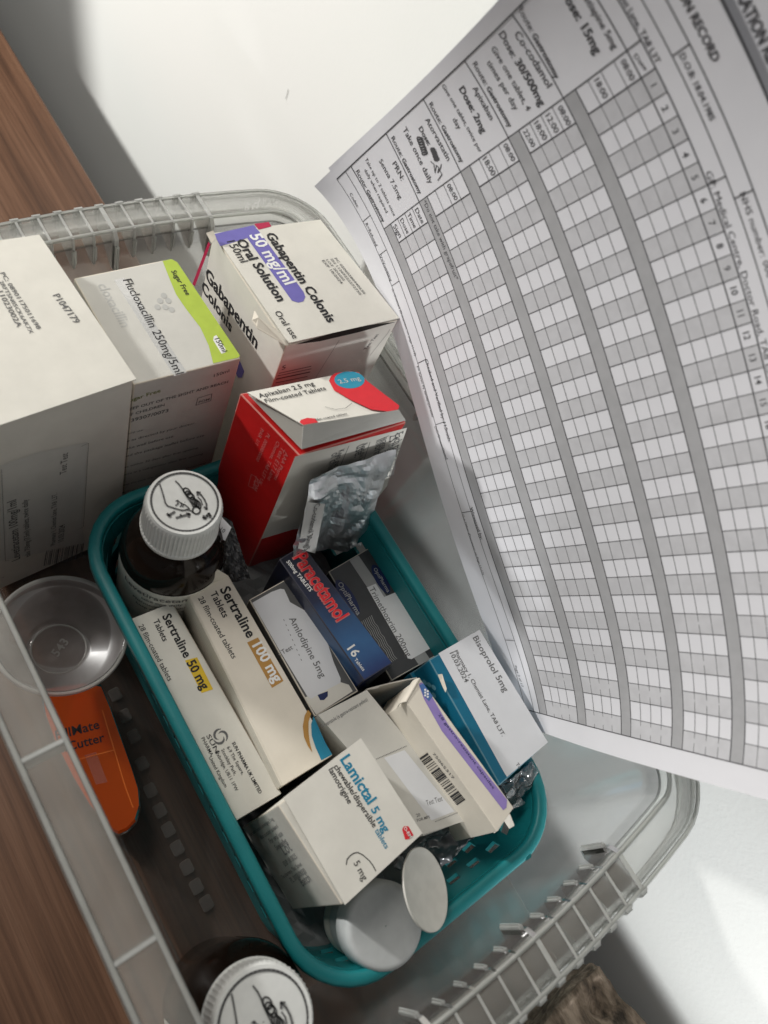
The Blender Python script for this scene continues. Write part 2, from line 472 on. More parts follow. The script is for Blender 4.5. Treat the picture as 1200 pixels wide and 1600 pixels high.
for i_, (px_, py_) in enumerate(((180, 1085), (195, 1118), (209, 1150), (222, 1193), (235, 1235), (250, 1266), (263, 1296), (277, 1325), (292, 1355), (307, 1385), (323, 1411))):  # squares of light from the basket holes, put in as pale raised pieces
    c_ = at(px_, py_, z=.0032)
    boxm('light_square', (c_.x - .0030, c_.y - .0036, .0024), (c_.x + .0030, c_.y + .0036, .0033), SQ, bin_, .0006)
# moulded ring in the bin floor
lathe('moulded_ring', [(.0185, .0028), (.0188, .0036), (.0196, .0036), (.0199, .0028)], CLE, bin_, (.120, -.060 - .0, 0), n=48)

# ================================================================ teal basket
def teal_mat():
    mt, nt, bs = new_mat('teal moulded plastic')
    nz = obj_noise(nt, 40, 3)
    a = ramp(nt, nz.outputs['Fac'], [(.3, (.006, .175, .190, 1)), (.7, (.010, .215, .228, 1))])
    nt.links.new(a.outputs[0], bs.inputs['Base Color'])
    bs.inputs['Roughness'].default_value = .42; bs.inputs['Specular IOR Level'].default_value = .45
    n2 = obj_noise(nt, 900, 2); bump(nt, n2.outputs['Fac'], bs, .15, .0003)
    return mt
TEAL = teal_mat()
TR = (.0640, .2125, -.0835, .1680)
tray = thing('basket', 'teal plastic basket with slotted sides standing inside the clear bin', 'basket', (.138, .04, .004))
loft('rim', [(.0002, .0835), (0, .0893), (.0007, .0902), (.0040, .0904), (.0048, .0897), (.0050, .084)], TEAL, tray, TR, .034, .0014)
def slotted():
    P0 = rr(TR[0] + .0052, TR[1] - .0052, TR[2] + .0052, TR[3] - .0052, .029, 12)
    seg = [math.dist(P0[i], P0[(i + 1) % len(P0)]) for i in range(len(P0))]; T = sum(seg)
    n = int(T / .0068) // 2 * 2; v = []; f = []
    def pt(s):
        s %= T; i = 0
        while s > seg[i]: s -= seg[i]; i += 1
        a, b = P0[i], P0[(i + 1) % len(P0)]; t = s / seg[i]
        return a[0] + (b[0] - a[0]) * t, a[1] + (b[1] - a[1]) * t
    cx, cy = (TR[0] + TR[1]) / 2, (TR[2] + TR[3]) / 2
    zs = [.0860, .070, .059, .046, .035, .012, .009]
    sc_ = [1, .985, .978, .965, .955, .935, .91]
    for z, k in zip(zs, sc_):
        for i in range(n):
            x, y = pt(T * i / n + (.0035 if z in (.059, .035) else 0)); v.append((cx + (x - cx) * k, cy + (y - cy) * k, z))
    for j in range(len(zs) - 1):
        for i in range(n):
            if j in (1, 3) and i % 2 == 0: continue
            f.append([j * n + i, j * n + (i + 1) % n, (j + 1) * n + (i + 1) % n, (j + 1) * n + i])
    f.append(list(range((len(zs) - 1) * n, len(zs) * n)))
    o = nmesh('basket_wall', v, f, TEAL, tray)
    md = o.modifiers.new('thickness', 'SOLIDIFY'); md.thickness = .0018; md.offset = 0
slotted()
boxm('rim_notch', (.1795, TR[2] - .0010, .083), (.1835, TR[2] + .003, .0908), TEAL, tray, .0006)

# ================================================================ cartons
def corners(px, z, dz=None):
    return [at(p[0], p[1], z=(z if dz is None else z + dz[i])) for i, p in enumerate(px)]
def carton(name, label, px, z, zb, mat, group='medicine cartons', W=None, edge=None, bev=.0006, shift=(0, 0)):
    t = W or corners(px, z)
    c = sum(t, Vector()) / 4
    root = thing(name, label, 'medicine box', (c.x, c.y, zb), group)
    prism('carton_body', t, zb, [mat, edge or EDGE], root, bev, shift)
    top = (t[0].copy(), Vector((0, 0, 1)))
    left = plane3(t[0], t[3], Vector((t[0].x + shift[0], t[0].y + shift[1], zb)))
    front = plane3(t[3], t[2], Vector((t[3].x + shift[0], t[3].y + shift[1], zb)))
    return root, t, top, left, front

# ---- levetiracetam, tall, front left
L3 = at(208, 593, z=.165); L1 = at(60, 370, z=.165)
W = [Vector((.028, .2705, .165)), L1, L3, Vector((.028, .1785, .165))]
root, t, top, left, front = carton('medicine_carton', 'largest plain white carton at the left edge, dot-matrix codes printed on its top', None, .165, .006, WHITE, W=W)
# lid a little proud, with the fold at the near edge
curved('lid', W[0] + Vector((0, 0, .0012)), W[1] + Vector((.0005, 0, .0012)), W[2] + Vector((.0008, -.0012, .0016)), W[3] + Vector((0, -.0012, .0016)), WHITE, root, (0, 0), 4, 4, .0006)
lvp = plane3(W[0] + Vector((0, 0, .0012)), W[1] + Vector((0, 0, .0012)), W[3] + Vector((0, -.0012, .0016)))
lid = (W[0] + Vector((0, 0, .0022)), Vector((0, 0, 1)))
q = Print(lvp, .0005)
q.text('P1047179', (82, 462), (116, 506), .012)
q.text('PC: 08901175011698', (0, 427), (58, 515), .012, h=.7)
q.text('2RFT5N05CK6AK7X', (-2, 440), (47, 522), .012, h=.7)
q.text('11023002A', (-4, 456), (27, 512), .012, h=.7)
q.done('lettering', INKG, root)
q = Print(front, .0004)
q.poly([(0, 727), (60, 706), (137, 690), (128, 822), (132, 850), (0, 876)])
tri_fill(q.done('label', card('off-white label', (.58, .575, .54, 1)), root))
q = Print(front, .0007)
q.text('Levetiracetam 100mg/1ml', (31, 872), (25, 779), .008)
q.text('take 750mg (7.5ml) tablets, twice daily', (47, 868), (43, 779), .004)
q.text('Pharmacy 1, Chemist Lane, TA8 L3T.', (86, 850), (89, 769), .004)
q.text('10.03.2024', (99, 844), (101, 818), .004)
q.text('Test Test', (103, 738), (106, 706), .006)
q.done('lettering', INKG, root)
q = Print(front, .0007)
q.line([(2, 733), (8, 876), (14, 875)], .0002).line([(126, 697), (138, 692), (130, 822), (120, 828)], .0002)
q.done('label_outline', INKG, root)
q = Print(front, .0004); q.bars((68, 884), (128, 872), (4, -24), 26, 5); q.text('CE', (2, 903), (6, 902)); q.done('bar_code', INKG, root)

# ---- flucloxacillin
F4 = [(115, 435), (268, 404), (376, 560), (209, 601)]
root, t, top, left, front = carton('medicine_carton', 'pale grey-white carton with a wavy lime green band reading Sugar Free', F4, .155, .006, GREYW)
q = Print(top, .0003)
q.poly([(254, 408), (268, 405), (277, 410), (375, 556), (372, 559), (333, 568), (326, 540), (313, 512), (290, 482), (275, 460), (265, 436)])
tri_fill(q.done('green_band', INKG2, root))
q = Print(top, .00045)
q.poly([(334, 526), (338, 524), (352, 545), (352, 551), (346, 553), (333, 532)])
q.done('band_patch', INKW, root)
q = Print(top, .0004); q.poly([(178, 438), (194, 434), (292, 582), (272, 588)]); q.done('clear_label', STICKC, root)
q = Print(top, .0006)
q.text('Flucloxacillin 250mg/5ml', (192, 438), (275, 586), .004)
q.text('Sugar Free', (267, 424), (291, 462), .016)
q.text('150ml', (335, 530), (348, 551), .016)
q.done('lettering', INK, root)
q = Print(top, .0003)
for (x, y) in ((256, 462), (263, 470), (250, 470), (258, 480), (268, 484), (246, 480)): q.ell((x, y), (3, 4), (4, -2), 10)
q.done('printed_dots', INKF, root)
q = Print(top, .0003)
q.text('cloxacillin', (152, 445), (190, 512), .01)
q.done('faint_lettering', INKF, root)
q = Print(front, .0003)
q.text('150ml', (334, 589), (358, 581), .012)
q.text('KEEP OUT OF THE SIGHT AND REACH', (196, 643), (356, 598), .02)
q.text('OF CHILDREN', (196, 652), (257, 634), .02)
q.text('PL 39307/0073', (188, 664), (263, 643), .018)
q.line([(306, 633), (329, 626), (331, 615), (309, 622), (306, 633)], .0004).text('POM', (310, 630), (327, 625), .02)
for i, (s_, e_) in enumerate((('For oral use.', 224), ('Use as directed by your doctor.', 305), ('Shake well before use.', 272), ('Read the package leaflet before use.', 320),
                ('Use within 30 days after first opening.', 310), ('Store in a refrigerator after first opening.', 318), ('Keep the pack dry. Contains sucrose and sorbitol', 320),
                ('Marketing authorisation holder: Test Test', 300), ('Manufactured for the pharmacy trade', 290))):
    y = 682 + i * 11.5 + (5 if i > 3 else 0) + (4 if i > 5 else 0)
    q.text(s_, (188, y), (e_, y - (e_ - 188) * .27), .004)
q.done('lettering', INKG, root)
q = Print(front, .0003); q.text('Sugar Free', (196, 630), (251, 612), .016); q.done('sugar_free_lettering', INKOL, root)

# ---- gabapentin
G4 = [(333, 366), (500, 345), (622, 500), (447, 540)]
zg = .172
root, t, top, left, front = carton('medicine_carton', 'white carton with violet stripe and crimson corner, torn along one top edge', G4, zg, .006, WHITE)
gl = [x.copy() for x in t]
LZ = .0035
lid = [gl[0] + Vector((0, 0, .0008)), gl[1] + Vector((0, 0, .0008)), gl[2] + Vector((0, 0, .0016)), gl[3] + Vector((.001, 0, .0016))]
curved('lid', lid[3], lid[2], lid[1], lid[0], WHITE, root, (0, 0), 4, 4, .0005, dirv=(0, 0, 1))
gp = plane3(lid[0], lid[1], lid[3])
q = Print(gp, .0003)
q.poly([(334, 366), (396, 352), (405, 362), (474, 456), (477, 464), (474, 471), (466, 473), (456, 470), (386, 372), (344, 385)])
tri_fill(q.done('violet_stripe', INKP, root))
q = Print(gp, .0003); q.poly([(397, 350), (420, 347), (424, 354), (404, 359)]); q.done('crimson_tab', INKC, root)
q = Print(gp, .0006); q.text('50 mg/ml', (389, 368), (446, 446), .022); q.done('white_lettering', INKW, root)
q = Print(gp, .0006)
q.text('Gabapentin Colonis', (414, 366), (513, 505), .028)
q.text('Oral Solution', (368, 376), (434, 472), .028)
q.text('150ml', (354, 378), (376, 411), .004)
q.text('Oral use', (428, 488), (458, 530), .004)
q.done('lettering', INK, root)
q = Print(gp, .0006)
for i, s_ in enumerate(('PC 05060380940630', 'SN 11269222272730', 'LOT 2D3202', 'EXP 10/2024')):
    x, y = 522 - i * 6.5, 404 + i * 1.2; k = len(s_) / 17
    q.text(s_, (x, y), (x + 46 * k, y + 56 * k), .004, h=.7)
q.done('small_print', INKG, root)
q = Print(left, .0003)
q.text('Gabapentin', (321, 434), (401, 546), .030)
q.text('Colonis', (315, 452), (361, 520), .030)
q.done('lettering', INK, root)
q = Print(left, .0003); q.poly([(326, 377), (329, 382), (305, 447), (301, 444)]); q.done('crimson_edge', INKC, root)
q = Print(left, .0003); q.poly([(316, 480), (360, 541), (376, 566), (382, 580), (378, 590), (372, 590), (358, 560), (300, 470)]); tri_fill(q.done('violet_edge', INKP, root))
# torn strip along the near left edge
B3 = lambda x, y, z: at(x, y, z=z)
panel('torn_flap', [B3(398, 485, .1758), B3(404, 496, .1766), B3(440, 522, .1760), B3(447, 539, .1742), B3(436, 532, .1738), B3(402, 512, .1730), B3(394, 500, .1735)], EDGE, root, .0005)
#panel('torn_flap', [B3(348, 384, .1755), B3(378, 408, .1740), B3(392, 484, .1710), B3(386, 500, .1725), B3(374, 460, .1730), B3(356, 402, .1730)], WHITE, root, .0005)
panel('torn_flap', [B3(322, 364, .1750), B3(333, 360, .1765), B3(338, 372, .1750), B3(330, 380, .1735)], EDGE, root, .0005)
# shade of the opening under the lid, painted as a flat dark patch
q = Print(front, .0002)
q.poly([(462, 538), (520, 520), (575, 508), (618, 503), (560, 519), (500, 533)])
tri_fill(q.done('lid_gap_shade', plain('painted gap shade', (.02, .017, .015, 1), .9), root))
q = Print(front, .0003)
q.line([(530, 531), (493, 590)], .0002).line([(609, 514), (606, 520), (578, 555)], .0002)
q.line([(436, 583), (486, 572)], .0006).line([(434, 587), (486, 576)], .0006).line([(432, 592), (484, 581)], .0010).line([(431, 598), (480, 588)], .0006)
q.text('5', (440, 578), (446, 576), .01)
q.done('front_print', INKG, root)
q = Print(front, .0003); q.text('Test Test', (590, 545), (573, 520 + 4), .004); q.v, q.f = [], []
q.text('Test Test', (572, 546), (592, 522), .004); q.done('lettering', INKG, root)

# ---- apixaban
za = .160
A4 = [(375, 615), (560, 580), (635, 660), (468, 712)]
root, t, top, left, front = carton('medicine_carton', 'tall red and white carton with a blue oval on its half-open lid', A4, za, .014, RED, edge=card('worn red edge', (.55, .20, .17, 1), .7))
# white upper part of the front, red band above it
q = Print(front, .0003)
q.poly([(461, 713), (636, 668), (604, 760), (560, 815), (458, 827), (408, 842)])
tri_fill(q.done('white_front', INKW and WHITE, root))
q = Print(front, .0006)
for i, (s_, a, b) in enumerate((('Each tablet contains', (617, 679), (607, 745)), ('2.5 mg apixaban and', (609, 681), (598, 748)), ('lactose. See leaflet for', (598, 684), (586, 740)), ('information.', (588, 688), (578, 735)),
        ('Read the leaflet before', (566, 694), (553, 745)), ('use.', (557, 697), (553, 715)), ('Keep out of the sight', (529, 704), (512, 760)), ('of children', (518, 709), (508, 750)))):
    q.text(s_, a, b, .006)
q.line([(578, 690), (562, 735)], .0003).line([(545, 696), (528, 735)], .0003)
q.done('lettering', INKG, root)
q = Print(left, .0003)
for s_, a, b in (('AAA Pharma', (446, 705), (428, 748)), ('Test E17 Lane', (440, 697), (418, 748)), ('Chemist, TAB LST UK', (433, 688), (404, 755)), ('PL 00000/0000', (418, 676), (400, 718)), ('PAR 1/1', (408, 668), (399, 692))):
    q.text(s_, a, b, .0, h=.65)
q.line([(393, 741), (401, 745), (396, 763), (388, 759), (393, 741)], .0003).text('POM', (399, 744), (394, 761), .0)
q.done('lettering', PINK, root)
# open lid, tuck flap and dust flap
P_ = lambda x, y, z: at(x, y, z=z)
lidc = [P_(386, 613, .1655), P_(547, 581, .1655), P_(623, 640, .1735), P_(474, 664, .1735)]
panel('lid', lidc, WHITE, root, .0005)
lp = plane3(lidc[0], lidc[1], lidc[3])
panel('tuck_flap', [P_(474, 664, .1732), P_(623, 640, .1732), P_(634, 657, .1625), P_(471, 702, .1625)], GREYW, root, .0005)
panel('dust_flap', [P_(388, 617, .1625), P_(473, 666, .1722), P_(470, 701, .1618)], INNER, root, .0005)
q = Print(lp, .0002)
q.poly([(514, 595), (517, 588), (524, 583), (548, 580), (560, 585), (595, 612), (624, 634), (622, 640), (606, 643), (580, 640), (548, 625), (522, 610)])
tri_fill(q.done('red_swoosh', INKR, root))
q = Print(lp, .0002); q.poly([(468, 660), (470, 656), (480, 653), (492, 654), (497, 660), (474, 664)]); q.done('red_spot', INKR, root)
q = Print(lp, .0004); q.ell((546, 594), (23, -3), (6, 13)); q.done('teal_oval', plain('cyan print', (.02, .24, .36, 1), .4), root)
q = Print(lp, .0006); q.text('2.5 mg', (531, 600), (564, 594), .01); q.done('white_lettering', INKF, root)
q = Print(lp, .0004)
q.text('Apixaban 2.5 mg', (406, 622), (492, 602), .006)
q.text('Film-coated Tablets', (416, 630), (510, 609), .006)
q.text('film-coated tablets', (494, 658), (543, 648), .006)
q.line([(508, 636), (524, 640), (540, 638), (550, 630)], .0002)
q.done('lettering', INK, root)
# ---- sertraline pair
def sertraline(px, z, zb, lab, dosecol, dose, dpoly, dtext, dmat, mat, tx, shift=(0, 0)):
    root, t, top, left, front = carton('medicine_carton', lab, px, z, zb, mat, shift=shift)
    # lid panel, slightly proud, and tuck slits at the near end
    up = Vector((0, 0, .0006))
    panel('lid', [t[0] + up + Vector((.0006, -.0004, 0)), t[1] + up + Vector((-.0006, -.0004, 0)), t[2] + up + Vector((-.0004, .0002, 0)), t[3] + up + Vector((.0006, .0002, 0))], mat, root, .0005)
    tp = (top[0] + up, top[1])
    q = Print(tp, .0002); q.poly(dpoly); q.done('dose_patch', dmat, root)
    q = Print(tp, .0004); q.text(dose, dtext[0], dtext[1], .028, h=tx.get('dh', 1)); q.done('dose_lettering', dosecol, root)
    q = Print(tp, .0003)
    for s_, a, b, bo in tx['lines']: q.text(s_, a, b, bo, h=.6 if s_ == 'SUN' else 1)
    q.done('lettering', INK, root)
    q = Print(front, .0002)
    a, b = t[3], t[2]
    for k, dz in enumerate((.0012, .0028)):
        n0 = len(q.v); e = front[1] * .0002
        q.v += [a + Vector((.0012, 0, -dz)) + e, b + Vector((-.0012, 0, -dz)) + e, b + Vector((-.0012, 0, -dz - .0004)) + e, a + Vector((.0012, 0, -dz - .0004)) + e]; q.f.append([n0, n0 + 1, n0 + 2, n0 + 3])
    q.done('flap_seam', INKG, root)
    return root, t, tp, left, front
root, t, tp, left, front = sertraline([(204, 967), (269, 941), (440, 1240), (368, 1283)], .078, .036,
    'slim white tablet carton with a yellow 50 mg patch along the basket rim', INK, '50 mg',
    [(289, 1032), (308, 1027), (333, 1077), (315, 1083)], ((291, 1036), (316, 1079)), INKY, WHITE,
    {'lines': [('Sertraline', (253, 963), (288, 1029), .026), ('Tablets', (239, 970), (255, 1003), .016), ('28 film-coated tablets', (216, 978), (263, 1065), .006),
               ('SUN PHARMA UK LIMITED', (362, 1161), (405, 1241), .022), ('6-9 The Square,', (354, 1168), (378, 1211), .006), ('Stockley Park,', (345, 1172), (366, 1212), .006),
               ('Uxbridge, UB11 1FW', (336, 1175), (368, 1237), .006), ('United Kingdom', (326, 1184), (351, 1231), .006), ('SUN', (322, 1150), (337, 1178), .006), ('PHARMA', (314, 1154), (329, 1182), .004)]}, shift=(.011, 0))
q = Print(tp, .0003)
for k in range(3):
    for i in range(10):
        a0 = k * 2.1 + i * .27; a1 = a0 + .27
        r0 = 4.5 + i * .62; w0 = 3.4 * math.sin(math.pi * (i + .5) / 10.5) + .5
        g = lambda a, r_: (344 + r_ * math.cos(a) * 1.0, 1151 + r_ * math.sin(a) * 1.05)
        q.poly([g(a0, r0), g(a1, r0 + .62), g(a1, r0 + .62 + w0), g(a0, r0 + w0)])
q.done('swirl_logo', INKG, root)
root, t, tp, left, front = sertraline([(292, 929), (357, 899), (520, 1180), (440, 1229)], .089, .012,
    'slim cream tablet carton with a brown 100 mg patch and a blue swoosh', INKW, '100 mg',
    [(386, 1004), (403, 996), (443, 1064), (425, 1075)], ((394, 1009), (429, 1068)), INKO, CREAM,
    {'lines': [('Sertraline', (343, 921), (387, 998), .026), ('Tablets', (328, 927), (349, 966), .016), ('28 film-coated tablets', (309, 935), (363, 1030), .006)]})
q = Print(tp, .0003); q.poly([(481, 1109), (476, 1118), (473, 1135), (475, 1152), (481, 1166), (488, 1176), (484, 1160), (482, 1144), (482, 1128), (486, 1115)]); tri_fill(q.done('tan_swoosh', INKO, root))
q = Print(tp, .0003); q.poly([(490, 1119), (486, 1132), (487, 1150), (493, 1168), (502, 1188), (519, 1179), (508, 1160), (500, 1142)]); tri_fill(q.done('blue_swoosh', INKT, root))
# raised dust flap at the far end of the brown patched carton
panel('dust_flap', [at(292, 929, z=.089), at(335, 888, z=.099), at(341, 890, z=.100), at(357, 900, z=.0895)], CREAM, root, .0005)
q = Print(left, .0002)
for k in range(6):
    q.line([(288 - k * 2.2, 934 + k * 1.2), (436 - k * 2.2, 1228 + k * 1.2)], .00025)
q.done('side_print', INKF, root)

# ---- amlodipine
root, t, top, left, front = carton('medicine_carton', 'grey carton almost covered by a curved white sticker, between brown-patched and blue-black cartons', [(389, 937), (450, 903), (560, 1080), (492, 1120)], .080, .014, card('charcoal board', (.10, .10, .10, 1), .4))
q = Print(top, .0004)
q.poly([(394, 942), (424, 925), (438, 920), (444, 921), (449, 932), (453, 941), (478, 955), (497, 975), (511, 1002), (521, 1034), (532, 1060), (532, 1067), (512, 1077), (486, 1092), (480, 1088), (440, 1022)])
tri_fill(q.done('label', STICK, root))
q = Print(top, .0003); q.poly([(476, 1090), (532, 1066), (545, 1070), (551, 1080), (494, 1117)]); q.done('white_end', WHITE, root)
q = Print(top, .0005); q.poly([(496, 1086), (512, 1080), (512, 1088), (506, 1094), (500, 1094)]); q.done('navy_spot', INKB, root)
q = Print(top, .0007)
q.text('Amlodipine 5mg', (451, 967), (501, 1060), .004)
q.text('t Test', (436, 1026), (458, 1014), .004)
q.dots((443, 968), (470, 1030), 9, .0003)
q.done('lettering', INKG, root)
q = Print(top, .0003); q.line([(452, 902), (463, 915)], .0004).text('TABLETS', (448, 912), (460, 932), .0); q.done('small_print', INKF, root)

# ---- paracetamol
def para_mat():
    mt, nt, bs = new_mat('black to blue printed board')
    tc = nt.nodes.new('ShaderNodeTexCoord'); mp = nt.nodes.new('ShaderNodeMapping')
    sx = nt.nodes.new('ShaderNodeSeparateXYZ')
    nz = obj_noise(nt, 45, 3)
    ad = nt.nodes.new('ShaderNodeMath'); ad.operation = 'MULTIPLY_ADD'; ad.inputs[1].default_value = .03
    nt.links.new(tc.outputs['Object'], sx.inputs[0]); nt.links.new(nz.outputs['Fac'], ad.inputs[0]); nt.links.new(sx.outputs[1], ad.inputs[2])
    mr = nt.nodes.new('ShaderNodeMapRange'); mr.inputs[1].default_value = .125; mr.inputs[2].default_value = .025
    nt.links.new(ad.outputs[0], mr.inputs[0])
    a = ramp(nt, mr.outputs[0], [(.0, (.010, .010, .014, 1)), (.35, (.010, .016, .05, 1)), (.66, (.03, .11, .26, 1)), (.82, (.012, .035, .14, 1)), (1, (.008, .014, .06, 1))])
    nt.links.new(a.outputs[0], bs.inputs['Base Color']); bs.inputs['Roughness'].default_value = .3
    return mt
PM = para_mat()
root, t, top, left, front = carton('medicine_carton', 'narrow glossy black and blue carton on edge with big red lettering', [(436, 874), (473, 851), (614, 1036), (569, 1064)], .091, .016, PM, edge=plain('dark worn edge', (.05, .05, .07, 1), .6))
q = Print(top, .0003); q.text('Paracetamol', (457, 871), (527, 973), .045, h=1.4); q.done('white_outline', PINK, root)
q = Print(top, .0005); q.text('Paracetamol', (459, 872), (527, 971), .012, h=1.35); q.done('red_lettering', plain('bright red print', (.75, .02, .03, 1), .4), root)
q = Print(top, .0004); q.text('500mg TABLETS', (447, 878), (484, 925), .018); q.text('16', (542, 1014), (552, 1028), .02); q.text('Tablets', (553, 1031), (567, 1049), .014); q.done('white_lettering', INKW, root)
q = Print(front, .0002); q.poly([(571, 1066), (613, 1038), (608, 1048), (572, 1076)]); q.done('worn_end', card('worn grey board', (.28, .28, .28, 1)), root)

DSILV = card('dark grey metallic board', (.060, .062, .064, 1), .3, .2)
# ---- trimethoprim
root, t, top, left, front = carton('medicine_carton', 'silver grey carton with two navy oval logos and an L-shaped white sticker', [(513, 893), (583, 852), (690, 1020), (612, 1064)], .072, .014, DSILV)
q = Print(top, .0002)
q.poly([(546, 876), (560, 868), (672, 1030), (655, 1040)]); q.done('pale_stripe', card('brushed silver print', (.36, .36, .35, 1), .3), root)
for e_ in (((543, 934), (18, 27), (-7, 8)), ((595, 905), (13, 22), (-7, 5))):
    q = Print(top, .0004); q.ell(*e_); q.done('navy_oval', INKB, root)
q = Print(top, .0006); q.text('OptiPharma', (527, 912), (558, 962), .01); q.text('OptiPharma', (583, 889), (605, 926), .008); q.done('logo_lettering', INKF, root)
q = Print(top, .0006); q.poly([(573, 918), (587, 912), (600, 933), (627, 922), (679, 1006), (678, 1010), (643, 1030), (637, 1029)]); tri_fill(q.done('label', card('bright sticker', (.80, .80, .80, 1)), root))
q = Print(top, .0008); q.text('Trimethoprim 200mg', (576, 920), (636, 1027), .002); q.done('lettering', INKG, root)
q = Print(top, .0004)
for k in range(9):
    a = [(560 + k * 2.5 + i * 5, 976 - k * 1.6 + i * 8.5 + (1.6 if i % 2 else -1.6)) for i in range(9)]
    q.line(a, .00025)
q.done('wavy_lines', INKF, root)

# ---- bisoprolol
zb_ = .100
Bc = [(670, 1031), (749, 984), (856, 1160), (781, 1227)]
root, t, top, left, front = carton('medicine_carton', 'petrol blue carton with a big white sticker, touching the chart sheet', Bc, zb_, .040, BLUE, edge=card('worn blue edge', (.10, .22, .28, 1)))
q = Print(top, .0004); q.poly([(685, 1021), (749, 984), (856, 1160), (792, 1214), (788, 1208)]); tri_fill(q.done('label', STICK, root))
q = Print(top, .0008)
q.text('Bisoprolol 5mg', (738, 997), (787, 1082), .004)
q.text('Pharmacy 1, Chemist Lane, TA8 L3T.', (709, 1018), (784, 1151), .004)
q.text('10.03.2024', (702, 1021), (726, 1067), .004)
q.text('Te', (805, 1194), (810, 1202), .004)
q.done('lettering', INKG, root)
panel('torn_flap', [at(684, 1054, z=.102), at(691, 1053, z=.103), at(698, 1076, z=.103), at(696, 1082, z=.102), at(690, 1070, z=.101)], EDGE, root)
q = Print(left, .0003)
for k in range(7): q.ell((664 + (k % 3) * 7, 1066 + k * 4), (3, 4), (2, -2), 8)
q.done('printed_dots', plain('pale blue print', (.15, .38, .48, 1)), root)
# opened lower blue carton in the shade
root, t, top, left, front = carton('medicine_carton', 'dark blue carton low in the basket, mostly hidden under the stickered petrol blue one', [(640, 1052), (664, 1038), (762, 1205), (738, 1222)], .078, .014, BLUE, edge=card('dark blue edge', (.02, .10, .15, 1)))

# ---- omeprazole, opened
zo = .094
Oc = [(497, 1117), (654, 1060), (776, 1262), (661, 1304)]
t = corners(Oc, zo)
mid0, mid1 = at(573, 1078, z=zo), at(738, 1279, z=zo)
root = thing('medicine_carton', 'greyish carton standing open, with dotted cutting lines and a small label reading Test Test', 'medicine box', (sum(t, Vector()) / 4).to_tuple()[:2] + (.014,), 'medicine cartons')
dn = Vector((0, 0, -.080 + .002))
def wallp(nm, a, b, mat=GREYW, th=.0006):
    return panel(nm, [a, b, b + dn, a + dn], mat, root, th)
panel('top_panel', [t[0], mid0, mid1, t[3]], GREYW, root, .0006)
panel('side_panel', [t[0] + Vector((0, 0, -.0007)), t[3] + Vector((0, 0, -.0007)), t[3] + dn, t[0] + dn], GREYW, root, .0006)
panel('end_panel', [t[3] + Vector((0, 0, -.0007)), t[2] + Vector((0, 0, -.0007)), t[2] + dn, t[3] + dn], GREYW, root, .0006)
curved('far_panel', mid0, at(652, 1060, z=.101), at(652, 1060, z=.101) + dn, mid0 + dn, INNER, root, (.002, 0), 10, 2, .0006, dirv=(0, 0, 1))
top = (t[0], Vector((0, 0, 1))); end = plane3(t[3], t[2], t[3] + dn)
q = Print(top, .0003)
q.text('Omeprazole (e gastro-resistant pellets)', (503, 1138), (575, 1095), .004, h=1.5)
q.dots((588, 1186), (634, 1166), 22, .0004).dots((680, 1284), (714, 1270), 18, .0004)
q.text('Test Test', (667, 1259), (692, 1251), .002, h=1.5)
q.text('20', (651, 1277), (657, 1275), .01).text('FOR MPS', (652, 1284), (672, 1278), .01)
q.done('lettering', INKG, root)
q = Print(top, .0002); q.poly([(600, 1184), (632, 1172), (710, 1268), (674, 1282)]); q.done('label', STICK, root)

# ---- white carton with lilac band, lying on its side, bar code
zw = .118
Pc = [(634, 1096), (655, 1058), (803, 1262), (777, 1300)]
t = corners(Pc, zw)
root, t, top, left, front = carton('medicine_carton', 'cream carton with a lilac stripe and a bar code, crumpled, standing on edge', Pc, zw, .072, CREAM)
q = Print(top, .0004); q.poly([(654, 1069), (659, 1066), (672, 1084), (700, 1132), (792, 1250), (791, 1262), (786, 1266), (690, 1142), (662, 1092)]); tri_fill(q.done('lilac_stripe', INKL, root))
q = Print(top, .0005); q.poly([(655, 1071), (661, 1068), (676, 1088), (670, 1096), (662, 1088)]); q.done('blue_patch', plain('blue print', (.06, .14, .36, 1)), root)
q = Print(top, .0007)
for k in range(6): q.ell((664 + (k % 2) * 4, 1078 + k * 2.2), (1.3, 1.3), (1.3, -1.3), 6)
q.done('white_dots', INKW, root)
q = Print(top, .0007); q.text('28 gastro-resistant capsules', (684, 1117), (770, 1233), .0, h=.5); q.done('lettering', INKB, root)
q = Print(left, .0003); q.bars((668, 1176), (728, 1250), (-13, 9), 26, 9); q.done('bar_code', INK, root)
q = Print(left, .0003); q.text('75065317', (676, 1178), (708, 1218), .004); q.done('bar_code_number', INKG, root)
panel('torn_tab', [at(775, 1285, z=.1175), at(797, 1272, z=.1175), at(804, 1290, z=.114), at(796, 1295, z=.112), at(788, 1283, z=.115), at(778, 1298, z=.113), at(772, 1302, z=.113)], CREAM, root)
curved('dust_flap', at(620, 1106, z=.112), at(634, 1096, z=.1185), at(655, 1059, z=.1190), at(640, 1072, z=.112), CREAM, root, (.001, .001), 6, 3)

